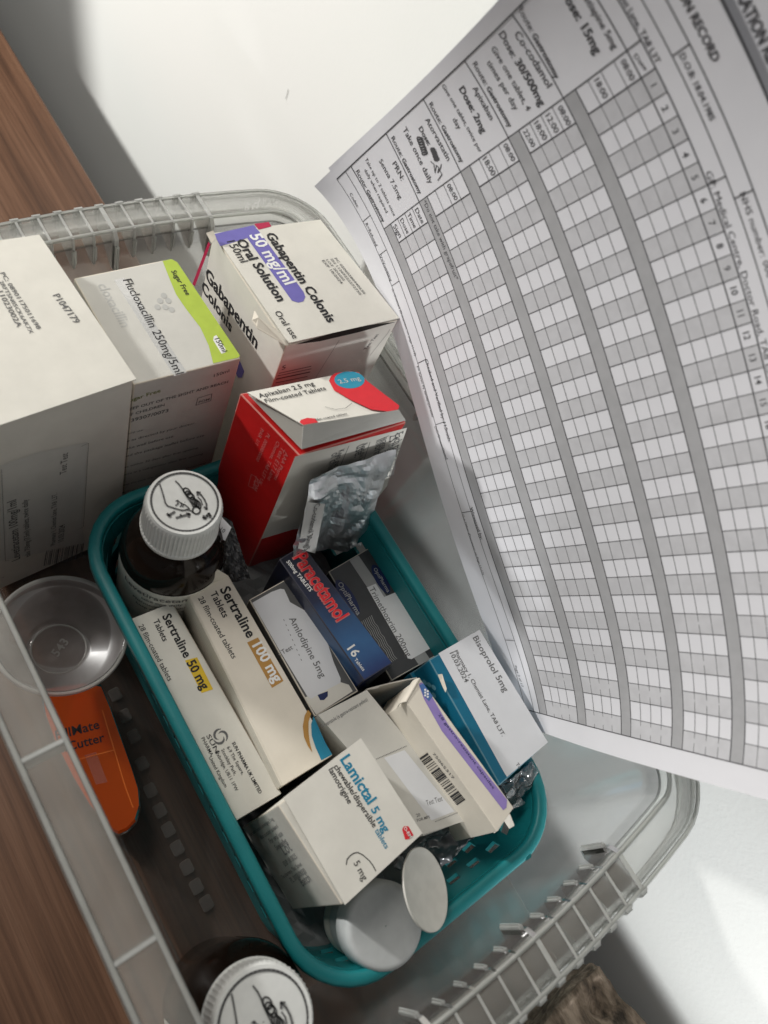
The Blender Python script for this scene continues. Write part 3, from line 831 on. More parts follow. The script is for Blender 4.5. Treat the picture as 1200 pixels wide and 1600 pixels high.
# ---- lamictal
zl = .116
Lc = [(434, 1258), (562, 1156), (659, 1301), (534, 1414)]
root, t, top, left, front = carton('medicine_carton', 'broad white carton with teal heading and red tag, its lid not quite shut', Lc, zl, .030, WHITE)
L_ = corners([(443, 1246), (564, 1153), (660, 1302), (539, 1414)], zl + .003)
curved('lid', L_[3], L_[0], L_[1], L_[2], WHITE, root, (0, 0), 4, 4, .0005, dirv=(0, 0, 1))
lp = (L_[3], Vector((0, 0, 1)))
q = Print(lp, .0003)
q.text('Lamictal', (531, 1187), (575, 1258), .026, h=1.05).text('5 mg', (579, 1265), (600, 1302), .026, h=.9)
q.text('tablets', (585, 1298), (602, 1327), .012)
q.done('teal_lettering', INKT, root)
q = Print(lp, .0003)
q.text('chewable/dispersible', (521, 1198), (583, 1294), .012)
q.text('lamotrigine', (513, 1203), (544, 1257), .012)
q.text('5 mg', (552, 1349), (567, 1377), .004)
q.line([(541, 1351), (542, 1343), (547, 1337), (553, 1333), (559, 1332), (567, 1336), (577, 1345), (583, 1353), (587, 1361)], .0004)
q.done('lettering', INK, root)
q = Print(lp, .0003); q.poly([(628, 1296), (631, 1291), (638, 1291), (646, 1305), (640, 1311), (633, 1312)]); q.done('red_tag', INKR, root)
q = Print(lp, .0006); q.text('O-RM', (630, 1294), (640, 1310), .012); q.done('tag_lettering', INKW, root)
q = Print(left, .0003)
for i, (s_, k) in enumerate((('Each tablet contains lamotrigine 5 mg', .95), ('Also contains sorbitol', .7), ('For oral use', .5), ('See leaflet', .45), ('Lot', .3), ('EXP 10 2025', .5), ('The pharmacy, Test Street', .8), ('PL 0000/0000', .6), ('Batch', .35))):
    x, y = 428 + i * 7.4, 1281 + i * 11.8
    q.text(s_, (x - 38 * k, y + 27 * k), (x, y), .006, h=.6)
q.done('lettering', plain('mid grey print', (.26, .26, .26, 1)), root)

# ================================================================ bottles
AMBER = plain('dark amber glass', (.010, .006, .004, 1), .12, spec=.22)
CAPW = plain('white ribbed plastic', (.70, .71, .69, 1), .45)
def cap_graphic(root, plane, G):
    """embossed hand-and-arrow instruction; G maps unit-disc coordinates to points"""
    q = Print(plane, .0003)
    def ln(pts, wd=.00055):
        W = [G(x, y) for x, y in pts]
        for a, b in zip(W, W[1:]):
            d = b - a
            if d.length < 1e-7: continue
            d.normalize(); s_ = plane[1].cross(d) * wd * .5; e = d * wd * .25; n0 = len(q.v); u = plane[1] * .0003
            q.v += [a - s_ - e + u, b - s_ + e + u, b + s_ + e + u, a + s_ - e + u]; q.f.append([n0, n0 + 1, n0 + 2, n0 + 3])
    c2 = lambda cx, cy, rx, ry, rot=0, a0=0, a1=6.2832, n=16: [(cx + rx * math.cos(a0 + (a1 - a0) * i / n) * math.cos(rot) - ry * math.sin(a0 + (a1 - a0) * i / n) * math.sin(rot),
                                                     cy + rx * math.cos(a0 + (a1 - a0) * i / n) * math.sin(rot) + ry * math.sin(a0 + (a1 - a0) * i / n) * math.cos(rot)) for i in range(n + 1)]
    # coordinates: centre (560,260) of a 280-by-222 ellipse in the close view
    T = lambda pts: [((x - 560) / 275, -(y - 258) / 222) for x, y in pts]
    ln(c2(0, 0, 1.0, 1.0, n=60), .0009)
    ln(T([(470, 108), (500, 130), (530, 162), (548, 190), (575, 222), (610, 262), (630, 290)]), .0007)
    ln(T([(343, 145), (362, 185), (385, 240), (402, 285), (420, 305), (480, 318), (540, 328), (570, 322), (600, 310)]), .0007)
    for cx, cy in ((570, 178), (588, 200), (605, 212)): ln(c2((cx - 560) / 275, -(cy - 258) / 222, .085, .13, .7), .0006)
    for cx, cy in ((625, 245), (642, 255), (658, 262), (674, 272)): ln(c2((cx - 560) / 275, -(cy - 258) / 222, .06, .13, .3), .0006)
    ln(c2((658 - 560) / 275, -(316 - 258) / 222, .115, .125), .0007)
    ln(T([(630, 290), (660, 288), (690, 300)])); ln(T([(585, 320), (610, 322), (632, 335)]))
    ln(T([(486, 262), (500, 255), (530, 275), (560, 282), (590, 300), (600, 312)])); ln(T([(498, 258), (505, 280), (486, 296)])); ln(T([(530, 270), (535, 290), (522, 300)])); ln(T([(550, 280), (545, 300)]))
    ln(T([(655, 175), (690, 195), (720, 228), (738, 262), (742, 300)]), .0008); ln(T([(655, 175), (660, 200)]), .0009); ln(T([(655, 175), (680, 176)]), .0009)
    ln(T([(742, 300), (722, 285)]), .0009)
    ln(T([(665, 215), (690, 235), (705, 270)]), .0006)
    ln(T([(722, 352), (720, 368), (736, 372), (748, 350), (762, 330), (776, 346), (774, 360)]), .0011)
    ln(T([(425, 365), (452, 385)]), .0011); ln(T([(437, 376), (482, 345)]), .0011)
    ln(T([(500, 388), (604, 350)]), .0010); ln(T([(604, 350), (580, 346)]), .0010); ln(T([(604, 350), (600, 372)]), .0010); ln(T([(540, 372), (530, 360)]), .0008)
    q.done('instruction_mark', INKG, root)
def bottle(label, c, ztop, zbase, rc, rb, lab_txt, cap_h=.024, ang=0):
    root = thing('medicine_bottle', label, 'bottle', (c[0], c[1], zbase), 'brown medicine bottles with white caps')
    zc = ztop - cap_h
    prof = [(0.0005, 0), (rb * .8, 0), (rb * .95, .002), (rb, .006), (rb, zc - zbase - .024), (rb * .95, zc - zbase - .016), (rb * .78, zc - zbase - .008), (rc * .82, zc - zbase - .002), (rc * .80, zc - zbase + .008)]
    lathe('glass_body', prof, AMBER, root, (c[0], c[1], zbase), n=56)
    cp = lathe('cap', [(rc * .86, 0), (rc * 1.03, 0), (rc * 1.045, .0025), (rc * 1.0, .0035), (rc * .985, cap_h - .0035), (rc * .965, cap_h - .0012), (rc * .93, cap_h), (rc * .86, cap_h), (rc * .855, cap_h - .0004), (.0002, cap_h - .0004)],
          CAPW, root, (c[0], c[1], zc), n=180, ribs=60, rib_d=.00035, rib_rng=(3, 4), smooth=False)
    # paper label round the body
    n = 40; v = []; f = []; h0, h1 = zbase + .014, zc - .0255
    for i in range(n + 1):
        a = R(-200 + 250 * i / n + ang)
        for z in (h0, h1): v.append((c[0] + (rb + .0003) * math.cos(a), c[1] + (rb + .0003) * math.sin(a), z))
    for i in range(n): f.append([2 * i, 2 * i + 2, 2 * i + 3, 2 * i + 1])
    nmesh('label', v, f, WHITE, root, smooth=True)
    v = []; f = []
    for k, (s_, hh, dz, a0) in enumerate(lab_txt):
        gv, gf = glyph(s_, .01, 2); n0 = len(v)
        for x, y in gv:
            a = R(a0) + x * hh / rb; v.append((c[0] + (rb + .0006) * math.cos(a), c[1] + (rb + .0006) * math.sin(a), h1 - dz + y * hh))
        f += [[i + n0 for i in q] for q in gf]
    if v: nmesh('lettering', v, f, INKG, root)
    pl = (Vector((c[0], c[1], ztop - .0003)), Vector((0, 0, 1)))
    return root, pl
c1 = at(289, 784, z=.141)
root, pl = bottle('brown glass bottle with ribbed white cap inside the corner of the teal basket', c1, .141, .014, .0172, .0255,
    [('Levetiracetam 40mg', .0062, .008, -175), ('take one daily', .0036, .013, -150), ('Pharmacy 1, Chemist Lane', .0034, .018, -160), ('keep away from children', .0034, .023, -155)])
# disc frame aligned with the photograph: right = image right on the cap
ca = at(289, 784, z=.1407); cr_ = (at(345, 790, z=.1407) - ca); cr_.z = 0; cr_.normalize(); cu_ = Vector((0, 0, 1)).cross(cr_)
k1 = .0172 * .84
cap_graphic(root, (ca, Vector((0, 0, 1))), lambda x, y: ca + cr_ * (x * k1) + cu_ * (y * k1))
c2_ = at(412, 1597, z=.120)
root, pl = bottle('brown glass bottle with ribbed white cap outside the basket, cut off by picture edge', c2_, .120, .006, .0195, .0265, [('take one daily', .004, .010, -150)], .020)
ca2 = at(412, 1597, z=.1197); cr2 = (at(468, 1598, z=.1197) - ca2); cr2.z = 0; cr2.normalize(); cu2 = Vector((0, 0, 1)).cross(cr2)
k2 = .0195 * .84
cap_graphic(root, (ca2, Vector((0, 0, 1))), lambda x, y: ca2 + cr2 * (x * k2) + cu2 * (y * k2))
# thin bright ring between bottle and rim is left to the glass itself

# ---- white empty tablet bottle, tipped
cw = at(603, 1447, z=.094)
toc = (Vector((0, 0, HCAM)) - cw).normalized()
imr = Vector(BM[:, 0])
axw = (toc * .93 + imr * .34 - Vector(BM[:, 1]) * .10).normalized()
root = thing('tablet_bottle', 'tipped over white plastic tablet bottle with smooth grey-white lid facing up', 'bottle', (cw.x - .01, cw.y, .02))
BW = plain('matt white plastic', (.56, .58, .58, 1), .5)
lathe('lid', [(.0002, 0), (.011, 0), (.0148, -.00005), (.0158, -.0001), (.0168, -.0006), (.0176, -.002), (.0179, -.0035), (.0180, -.006), (.0181, -.0140), (.0181, -.0145), (.0172, -.015), (.0140, -.015)], BW, root, cw, axw, n=64)
lathe('bottle_body', [(.0140, -.0145), (.0146, -.022), (.0158, -.026), (.0158, -.030), (.0158, -.041), (.0150, -.043), (.001, -.0435)], plain('milky white plastic', (.50, .52, .52, 1), .4), root, cw, axw, n=64)
v = []; f = []; u_ = axw.orthogonal().normalized(); w_ = axw.cross(u_)
lb = lathe('label', [(.01595, -.031), (.01595, -.039)], WHITE, root, cw, axw, n=64)
q = Print(plane3(at(480, 1430, z=.075), at(520, 1440, z=.080), at(490, 1450, z=.070)), .0)
# ---- white dished lid
cd = at(664, 1389, z=.106)
toc = (Vector((0, 0, HCAM)) - cd).normalized()
axd = (toc * .50 + imr * .84 + Vector(BM[:, 1]) * .18).normalized()
dish = lathe('dished_lid', [(.0003, -.0022), (.008, -.0018), (.0140, -.0006), (.0164, .0006), (.0168, .0008), (.0168, -.0002), (.0145, -.0016), (.008, -.0028), (.0003, -.0032)], plain('cream white plastic', (.66, .65, .60, 1), .5), None, cd, axd, n=64)
dish['label'] = 'round cream plastic dish-shaped lid standing on edge beside the tipped white bottle'; dish['category'] = 'lid'
# ---- measuring cup half hidden behind
cm_ = at(612, 1384, z=.070)
cupo = lathe('measuring_cup', [(.010, -.030), (.0125, 0), (.0133, .0004), (.0125, .0006), (.0098, -.029)], clear('frosted plastic', (.9, .9, .9, 1), .45, (.7, .7, .68, 1)), None, cm_, (toc * .8 + imr * .4).normalized(), n=48)
cupo['label'] = 'small frosted plastic cup half hidden beside the dished lid'; cupo['category'] = 'cup'

# ================================================================ foils and films
def crumple(name, outline_grid, mat, nu, nv, amp, scl, seed, parent=None, thick=0, smooth=False):
    """outline_grid(u,v) -> point; crumpled by layered ridged noise along the sheet normal"""
    v = []; f = []
    for j in range(nv + 1):
        for i in range(nu + 1):
            u_, v_ = i / nu, j / nv
            p_ = outline_grid(u_, v_); e = .01
            n = (outline_grid(u_ + e, v_) - outline_grid(u_ - e, v_)).cross(outline_grid(u_, v_ + e) - outline_grid(u_, v_ - e)).normalized()
            h = 0; a = 1; s_ = scl
            for o in range(3):
                h += a * (1 - 2.2 * abs(noise.noise(p_ * s_ + Vector((seed, o * 7.1, 0))))); a *= .5; s_ *= 2.1
            v.append(p_ + n * (h - .8) * amp)
    for j in range(nv):
        for i in range(nu):
            a = j * (nu + 1) + i; f.append([a, a + 1, a + nu + 2, a + nu + 1])
    o = nmesh(name, v, f, mat, parent, smooth=smooth)
    md = o.modifiers.new('thickness', 'SOLIDIFY'); md.thickness = thick or .0001
    return o
def quadgrid(A, B_, C_, D_):
    A, B_, C_, D_ = map(Vector, (A, B_, C_, D_))
    return lambda u_, v_: A.lerp(B_, u_).lerp(D_.lerp(C_, u_), v_)
FOIL = plain('crumpled aluminium foil', (.72, .73, .74, 1), .32, .95)
yf = .112
fr = thing('blister_strip', 'crumpled silver foil blister strip leaning on the red and white carton', 'blister strip', (.17, .10, .05))
fo = crumple('foil', quadgrid(at(484, 748, y=.1165), at(617, 700, y=.1165), at(566, 856, y=.100), at(456, 868, y=.100)), FOIL, 30, 30, .0028, 26, 3.3, fr)
fpl = plane3(at(484, 748, y=.1150), at(617, 700, y=.1150), at(566, 856, y=.0985))
q = Print(fpl, .0100); q.poly([(472, 775), (501, 778), (486, 856), (459, 848)]); q.done('label', card('grey sticker', (.50, .50, .48, 1)), fr)
q = Print(fpl, .0108); q.text('Co-codamol 30mg/5', (484, 779), (468, 852), .004); q.done('lettering', INKG, fr)
DARKF = plain('dark glossy film', (.028, .028, .030, 1), .2, .0, .6)
dk = crumple('blister_strip', quadgrid(at(338, 805, z=.105), at(362, 815, z=.105), at(392, 905, z=.08), at(338, 912, z=.08)), DARKF, 24, 24, .0018, 90, 9.1)
dk['label'] = 'dark glossy blister strip squeezed between the brown bottle and the red carton'; dk['category'] = 'blister strip'
pt_ = thing('price_label', 'small grey label stuck up beside the white bottle cap', 'label', at(352, 825, z=.11))
q = Print(plane3(at(340, 810, z=.108), at(365, 825, z=.108), at(350, 845, z=.104)), .002)
q.poly([(347, 808), (362, 824), (352, 845), (340, 838)]); q.done('sticker', STICK, pt_)
q = Print(plane3(at(340, 810, z=.108), at(365, 825, z=.108), at(350, 845, z=.104)), .0023)
q.text('10', (344, 829), (350, 833), .01); q.done('lettering', INKG, pt_)
dk = crumple('plastic_film', quadgrid(at(610, 1352, z=.074), at(700, 1275, z=.080), at(752, 1292, z=.070), at(672, 1375, z=.062)), plain('grey glossy film', (.10, .10, .105, 1), .22, 0, .7), 30, 30, .0030, 55, 4.7, smooth=True)
dk['label'] = 'crumpled dark grey plastic film beside the slotted basket end wall'; dk['category'] = 'plastic film'
FILM = clear('clear cellophane', (.95, .97, .98, 1), .25, (.7, .74, .76, 1), .08, 1.4)
dk = crumple('plastic_film', quadgrid(at(778, 1228, z=.088), at(833, 1190, z=.094), at(843, 1212, z=.090), at(800, 1262, z=.084)), FILM, 26, 26, .0022, 80, 1.7, smooth=True)
dk['label'] = 'crumpled clear cellophane sticking out below the petrol blue carton'; dk['category'] = 'plastic film'
dk = crumple('plastic_film', quadgrid(at(788, 1240, z=.090), at(800, 1230, z=.092), at(822, 1256, z=.086), at(800, 1266, z=.084)), FILM, 16, 16, .001, 80, 6.7, smooth=True)
dk['label'] = 'small stiff flap of clear cellophane over the basket wall corner'; dk['category'] = 'plastic film'
# sheet of packet leaflets filling the basket bottom
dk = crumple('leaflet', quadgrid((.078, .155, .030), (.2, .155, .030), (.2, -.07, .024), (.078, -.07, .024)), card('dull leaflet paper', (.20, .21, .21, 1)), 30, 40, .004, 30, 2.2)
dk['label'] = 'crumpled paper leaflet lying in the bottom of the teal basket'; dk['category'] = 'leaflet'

# ================================================================ orange pill cutter with clear cup
def orange_mat():
    mt, nt, bs = new_mat('translucent orange plastic')
    nt.nodes.remove(bs); out = nt.nodes['Material Output']
    tr = nt.nodes.new('ShaderNodeBsdfTransparent'); tr.inputs[0].default_value = (1.0, .30, .06, 1)
    df = nt.nodes.new('ShaderNodeBsdfDiffuse'); df.inputs[0].default_value = (1.0, .17, .012, 1)
    tl = nt.nodes.new('ShaderNodeBsdfTranslucent'); tl.inputs[0].default_value = (1.0, .20, .015, 1)
    gl = nt.nodes.new('ShaderNodeBsdfGlossy'); gl.inputs['Roughness'].default_value = .08
    fr = nt.nodes.new('ShaderNodeFresnel')
    m0 = nt.nodes.new('ShaderNodeMixShader'); m1 = nt.nodes.new('ShaderNodeMixShader'); m1.inputs[0].default_value = .78; m2 = nt.nodes.new('ShaderNodeMixShader')
    L = nt.links.new
    L(df.outputs[0], m0.inputs[1]); L(tl.outputs[0], m0.inputs[2]); L(tr.outputs[0], m1.inputs[1]); L(m0.outputs[0], m1.inputs[2])
    L(fr.outputs[0], m2.inputs[0]); L(m1.outputs[0], m2.inputs[1]); L(gl.outputs[0], m2.inputs[2]); L(m2.outputs[0], out.inputs[0])
    return mt
OR = orange_mat()
pc = thing('pill_cutter', 'translucent orange pill cutter with a clear round cup, lying between bin wall and teal basket', 'pill cutter', (.035, .08, .004))
PZ = .034
def lobe(name, pts, z0, z1, mat, inset=.0035):
    n = len(pts); c = sum((Vector(p_) for p_ in pts), Vector((0, 0))) / n
    v = []
    for z, k in ((z0, .97), (z0 + .003, 1), (z1 - .003, 1), (z1 - .0008, .975), (z1, .94)):
        for p_ in pts:
            q_ = c + (Vector(p_) - c) * k; v.append((q_.x, q_.y, z))
    f = [[j * n + i, j * n + (i + 1) % n, (j + 1) * n + (i + 1) % n, (j + 1) * n + i] for j in range(4) for i in range(n)]
    f.append(list(range(n))[::-1]); f.append(list(range(4 * n, 5 * n)))
    return nmesh(name, v, f, mat, pc)
outl = [at(x, y, z=PZ) for x, y in [(128, 1060), (158, 1066), (172, 1100), (190, 1150), (208, 1200), (219, 1235), (221, 1262), (214, 1285), (200, 1300), (186, 1306), (168, 1296), (140, 1262), (112, 1215), (84, 1160), (66, 1110), (60, 1070)]]
lobe('cutter_body', [(p_.x, p_.y) for p_ in outl], .006, PZ, OR)
il = [at(x, y, z=PZ) for x, y in [(120, 1075), (148, 1082), (166, 1130), (178, 1168), (150, 1178), (120, 1190), (95, 1150)]]
lobe('inner_wall', [(p_.x, p_.y) for p_ in il], .010, PZ - .004, OR)
q = Print((Vector((0, 0, PZ)), Vector((0, 0, 1))), .0004)
q.text('PillMate', (88, 1156), (156, 1138), .012)
q.text('PillCutter', (82, 1180), (164, 1158), .012)
q.done('lettering', INK, pc)
q = Print((Vector((0, 0, PZ)), Vector((0, 0, 1))), .0003); q.line([(118, 1188), (178, 1172)], .0006).line([(160, 1110), (196, 1230), (208, 1262)], .0005); q.done('moulded_line', plain('orange ridge', (.9, .2, .03, 1), .2), pc)
q = Print((Vector((0, 0, PZ)), Vector((0, 0, 1))), .0003); q.poly([(132, 1180), (150, 1175), (168, 1222), (150, 1226)]); q.done('blade_holder', clear('pale window', (1, .9, .8, 1), .25, (.9, .6, .5, 1)), pc)
cc = at(96, 990, z=.070)
CUPM = clear('smoky clear cup', (.90, .86, .85, 1), .45, (.62, .56, .54, 1), .42, .45)
cax = (Vector((.10, .03, 1))).normalized()
lathe('cup', [(.0003, -.020), (.0120, -.020), (.0128, -.019), (.0150, -.015), (.0225, -.0135), (.0270, -.004), (.0285, 0), (.0302, .0006), (.0305, -.0006), (.0290, -.003)], CUPM, pc, cc, cax, n=72)
lathe('cup_ring', [(.0283, .0002), (.0290, .0012), (.0302, .0010)], CLE, pc, cc, cax, n=72)
lathe('cup_step', [(.0122, -.0196), (.0126, -.0188), (.0132, -.0192)], CLE, pc, cc, cax, n=72)
gv, gf = glyph('6543', .02, 2, 1.1)
u_ = Vector((.8, .5, 0)).normalized(); w_ = cax.cross(u_)
nmesh('embossed_mark', [cc + cax * -.0196 + u_ * (x * .006 - .007) + w_ * (y * .006 - .002) for x, y in gv], gf, CLE, pc)

# ================================================================ chart sheets
CC = np.array(PC); PS = 1.02
def bas(u_, v_):
    a = u_ / 15 - 1; b = v_ / 10 - .7
    return np.array([a ** i * b ** j for i in range(6) for j in range(4)])
def S0(u_, v_):
    X = CC @ bas(u_, v_) / 100 * PS
    p_ = BM @ np.array([X[0], -X[1], -X[2]]); return Vector((p_[0], p_[1], p_[2] + HCAM))
def S(u_, v_):
    if v_ > 17.0:
        a = S0(u_, 17.0); d = (a - S0(u_, 16.8)) / .2; return a + d * (v_ - 17.0)
    return S0(u_, v_)
def Sn(u_, v_):
    n = (S(u_ + .1, v_) - S(u_ - .1, v_)).cross(S(u_, v_ + .1) - S(u_, v_ - .1)).normalized()
    if n.dot(Vector((0, 0, HCAM)) - S(u_, v_)) < 0: n = -n
    return n
def proj(w_):
    d = np.array([w_[0], w_[1], w_[2] - HCAM]); c = BM.T @ d
    return 600 - c[0] / c[2] * FPX, 800 + c[1] / c[2] * FPX
def uv_of(px, py, g=None):
    u_, v_ = g or (12., 6.)
    for _ in range(25):
        x, y = proj(S(u_, v_)); e = .02
        xu, yu = proj(S(u_ + e, v_)); xv, yv = proj(S(u_, v_ + e))
        J = np.array([[xu - x, xv - x], [yu - y, yv - y]]) / e
        d = np.linalg.lstsq(J, np.array([px - x, py - y]), rcond=None)[0]
        d = np.clip(d, -3, 3); u_ = min(max(u_ + d[0], -3), 32); v_ = min(max(v_ + d[1], -4), 22)
        if abs(d).max() < 1e-4: break
    return u_, v_
class SheetPrint:
    def __init__(s, lift=.00015, off=(0, 0), dep=0): s.v = []; s.f = []; s.l = lift; s.off = off; s.dep = dep
    def p(s, u_, v_):
        return sheet_pt(u_, v_, s.off, s.dep) + Sn(min(max(u_, 0), 29.7), min(v_, 16)) * s.l
    def rect(s, u0, u1, v0, v1, su=.5):
        nu = max(1, int(abs(u1 - u0) / su)); nv = max(1, int(abs(v1 - v0) / .6)); n0 = len(s.v)
        for j in range(nv + 1):
            for i in range(nu + 1): s.v.append(s.p(u0 + (u1 - u0) * i / nu, v0 + (v1 - v0) * j / nv))
        for j in range(nv):
            for i in range(nu):
                a = n0 + j * (nu + 1) + i; s.f.append([a, a + 1, a + nu + 2, a + nu + 1])
    def hl(s, v_, u0, u1, wd=.022): s.rect(u0, u1, v_ - wd, v_ + wd, .5)
    def vl(s, u_, v0, v1, wd=.022): s.rect(u_ - wd, u_ + wd, v0, v1)
    def text(s, t, a, b, bold=0., h=1., uv=False, g=None):
        A = a if uv else uv_of(*a, g=g); B_ = b if uv else uv_of(*b, g=g)
        gv, gf = glyph(t, bold, 2)
        d = np.array(B_) - np.array(A); L = np.linalg.norm(d); d /= L; k = L / gv[:, 0].max(); n0 = len(s.v)
        for x, y in gv: s.v.append(s.p(A[0] + d[0] * x * k - d[1] * y * k * h, A[1] + d[1] * x * k + d[0] * y * k * h))
        s.f += [[i + n0 for i in q] for q in gf]
    def scrib(s, pts, wd=.03):
        U = [uv_of(*p_, g=(3, 5)) for p_ in pts]
        for a, b in zip(U, U[1:]):
            d = np.array(b) - np.array(a); L = np.linalg.norm(d)
            if L < 1e-5: continue
            d = d / L * wd; n0 = len(s.v)
            for x, y in ((a[0] + d[1], a[1] - d[0]), (b[0] + d[1], b[1] - d[0]), (b[0] - d[1], b[1] + d[0]), (a[0] - d[1], a[1] + d[0])): s.v.append(s.p(x, y))
            s.f.append([n0, n0 + 1, n0 + 2, n0 + 3])
    def done(s, name, mat, parent): return nmesh(name, s.v, s.f, mat, parent)
def sheet_pt(u_, v_, off, dep):
    if dep == 0: return S(u_, v_)
    return S(u_ + off[0], v_ + off[1]) - Sn(min(max(u_, 0), 29.7), min(v_, 16)) * (dep * (.25 + .75 * min(1, max(0, (v_ + 2) / 18))))
PAPER = card('office paper', (.72, .72, .75, 1), .75, .02, .15)
PGREY = plain('mid grey toner', (.40, .40, .41, 1), .8)
PLIGHT = plain('light grey toner', (.57, .57, .59, 1), .8)
PINKK = plain('black toner', (.07, .07, .075, 1), .7)
def sheet(root, off=(0, 0), dep=0):
    nu, nv = 60, 40; v = []; f = []
    for lay in (0, 1):
        for j in range(nv + 1):
            for i in range(nu + 1):
                u_, v_ = 29.7 * i / nu, -2.42 + 20.0 * j / nv
                v.append(sheet_pt(u_, v_, off, dep) - Sn(u_, min(v_, 16)) * (.00022 * lay))
    N = (nu + 1) * (nv + 1)
    for j in range(nv):
        for i in range(nu):
            a = j * (nu + 1) + i; f.append([a, a + 1, a + nu + 2, a + nu + 1]); f.append([N + a, N + a + nu + 1, N + a + nu + 2, N + a + 1])
    nmesh('paper', v, f, PAPER, root, smooth=True)
rS = .575; cS = .775; U0 = .5; U1 = U0 + 4.2 * cS; U2 = U1 + 1.2 * cS; UE = U2 + 31 * cS
root = thing('chart_sheet', 'curved white medication chart sheet with grey grid table standing in front of the wall', 'document', S(15, -2.4), 'medication chart sheets')
sheet(root)
a = SheetPrint(.00008); b = SheetPrint(.00006)
for k in range(6): a.rect(U1 if k else U1, UE, (5 * k) * rS, (5 * k + 1) * rS) if k < 5 else None
for k in range(5):
    for d in range(31):
        if d % 2 == 0: b.rect(U2 + d * cS, U2 + (d + 1) * cS, (5 * k + 1) * rS, (5 * k + 5) * rS)
for d in range(0, 31, 2): b.rect(U2 + d * cS, U2 + (d + 1) * cS, 25 * rS, 26 * rS)
a.done('grey_bands', PGREY, root); b.done('day_shading', PLIGHT, root)
a = SheetPrint(.00013)
for k in range(6):
    a.hl(5 * k * rS, U0, UE, .024)
    if k < 5: a.hl((5 * k + 1) * rS, U1, UE, .020)
for k in range(5):
    for j in (2, 3, 4): a.hl((5 * k + j) * rS, U1, UE, .012)
a.hl(26 * rS, U0, UE, .026)
a.vl(U0, -2 * rS, 26 * rS, .03); a.vl(UE, -2 * rS, 26 * rS, .02)
for k in range(5):
    a.vl(U1, 5 * k * rS, (5 * k + 5) * rS, .02); a.vl(U2, (5 * k + 1) * rS, (5 * k + 5) * rS, .026)
    for d in range(1, 31): a.vl(U2 + d * cS, (5 * k + 1) * rS, (5 * k + 5) * rS, .014)
a.vl(U1, 25 * rS, 26 * rS); a.vl(U2, 25 * rS, 26 * rS)
for d in range(1, 31): a.vl(U2 + d * cS, 25 * rS, 26 * rS, .014)
a.hl(-2 * rS, U0, UE, .014); a.hl(-.8 * rS, U0, UE, .014)
for px, py in ((572, 342), (595, 397), (612, 447), (652, 568), (677, 665), (722, 801), (790, 1000)):
    u_, v_ = uv_of(px, py); a.vl(u_, -2 * rS, -.8 * rS, .014)
FV, GV = 15.6, 16.25
a.hl(FV, U0, UE, .02); a.hl(GV, U0, UE, .024); a.vl(U2, FV, GV, .02)
u_, v_ = uv_of(1132, 276, g=(10, 14)); a.vl(u_, 26 * rS, FV, .02)
u_, v_ = uv_of(1176, 297, g=(10, 15)); a.vl(u_, FV, GV, .02)
T = a.text
T('Codes:', (546, 303), (558, 325)); T('R=Refused', (571, 350), (587, 385)); T('V=Vomiting', (593, 400), (610, 440))
T('X=Omitted (Document on page 11-12)', (612, 452), (648, 556)); T('F= Given by family/parents', (651, 573), (675, 652)); T('DC=Discontinued', (679, 667), (697, 718))
T('O = Other (Document on Page 11-12)', (722, 804), (754, 898)); T('Page 2 of 17', (804, 1040), (815, 1073))
T('Checked and Verified by: H.Smith.', (664, 562), (701, 691), .006); T('Witnessed by:', (734, 793), (751, 843), .006)
for (p0, p1) in (((556, 268), (598, 348)), ((611, 216), (655, 304)), ((670, 163), (720, 255)), ((738, 100), (795, 200)), ((808, 13), (868, 124))):
    f1 = lambda t: (p0[0] + (p1[0] - p0[0]) * t, p0[1] + (p1[1] - p0[1]) * t)
    T('Route:', f1(0), f1(.34), .004, g=(2, 3)); T('Gastrostomy', f1(.38), f1(1), .024, g=(2, 3))
g_ = (2, 3)
T('Take up to 2 tablets once', (570, 249), (615, 338), g=g_); T('daily when required', (569, 266), (603, 333), g=g_)
T('Senna 7.5mg', (592, 252), (624, 312), .006, g=g_); T('PRN:', (613, 256), (627, 283), .006, g=g_)
T('Take once daily', (629, 202), (671, 288), .006, g=g_); T('Dose:', (654, 201), (669, 228), .022, g=g_); T('Atorvastatin', (664, 187), (699, 252), .006, g=g_)
T('Apixaban', (738, 138), (766, 188), .006, g=g_); T('Dose: 2mg', (717, 139), (753, 209), .026, g=g_); T('Give one tablet, twice per', (690, 134), (749, 239), .004, g=g_); T('day', (707, 187), (716, 203), .004, g=g_)
T('Co-codamol', (803, 54), (855, 138), .006, g=g_); T('Dose:', (779, 53), (800, 91), .010, g=g_); T('30/500mg', (804, 97), (844, 167), .026, g=g_)
T('Give one tablet, 4', (767, 76), (823, 174), .004, g=g_); T('times per day', (760, 98), (804, 173), .004, g=g_)
T('Quetiapine 5mg', (899, -22), (958, 78), .010, g=(3, 13)); T('Dose: 15mg', (873, -14), (930, 86), .026, g=(3, 12))
for s_, p0, p1 in (('08:00', (969, 96), (985, 127)), ('18:00', (928, 126), (943, 155)), ('08:00', (871, 168), (886, 197)), ('12:00', (852, 181), (867, 209)), ('18:00', (834, 193), (849, 220)), ('22:00', (817, 205), (831, 231)),
        ('08:00', (786, 227), (800, 253)), ('18:00', (754, 249), (769, 276)), ('08:00', (698, 290), (711, 314)), ('Date', (648, 328), (659, 350)), ('Time', (636, 335), (647, 357)), ('Dose', (625, 344), (636, 366)), ('Sign', (614, 354), (624, 372))):
    T(s_, p0, p1, .004, g=(4.5, 6))
T('*Do not take with grapefruit*', (661, 315), (712, 438), .006, g=(8, 3))
T('Date', (990, 88), (1008, 111), .004, g=(4, 14), h=.7)
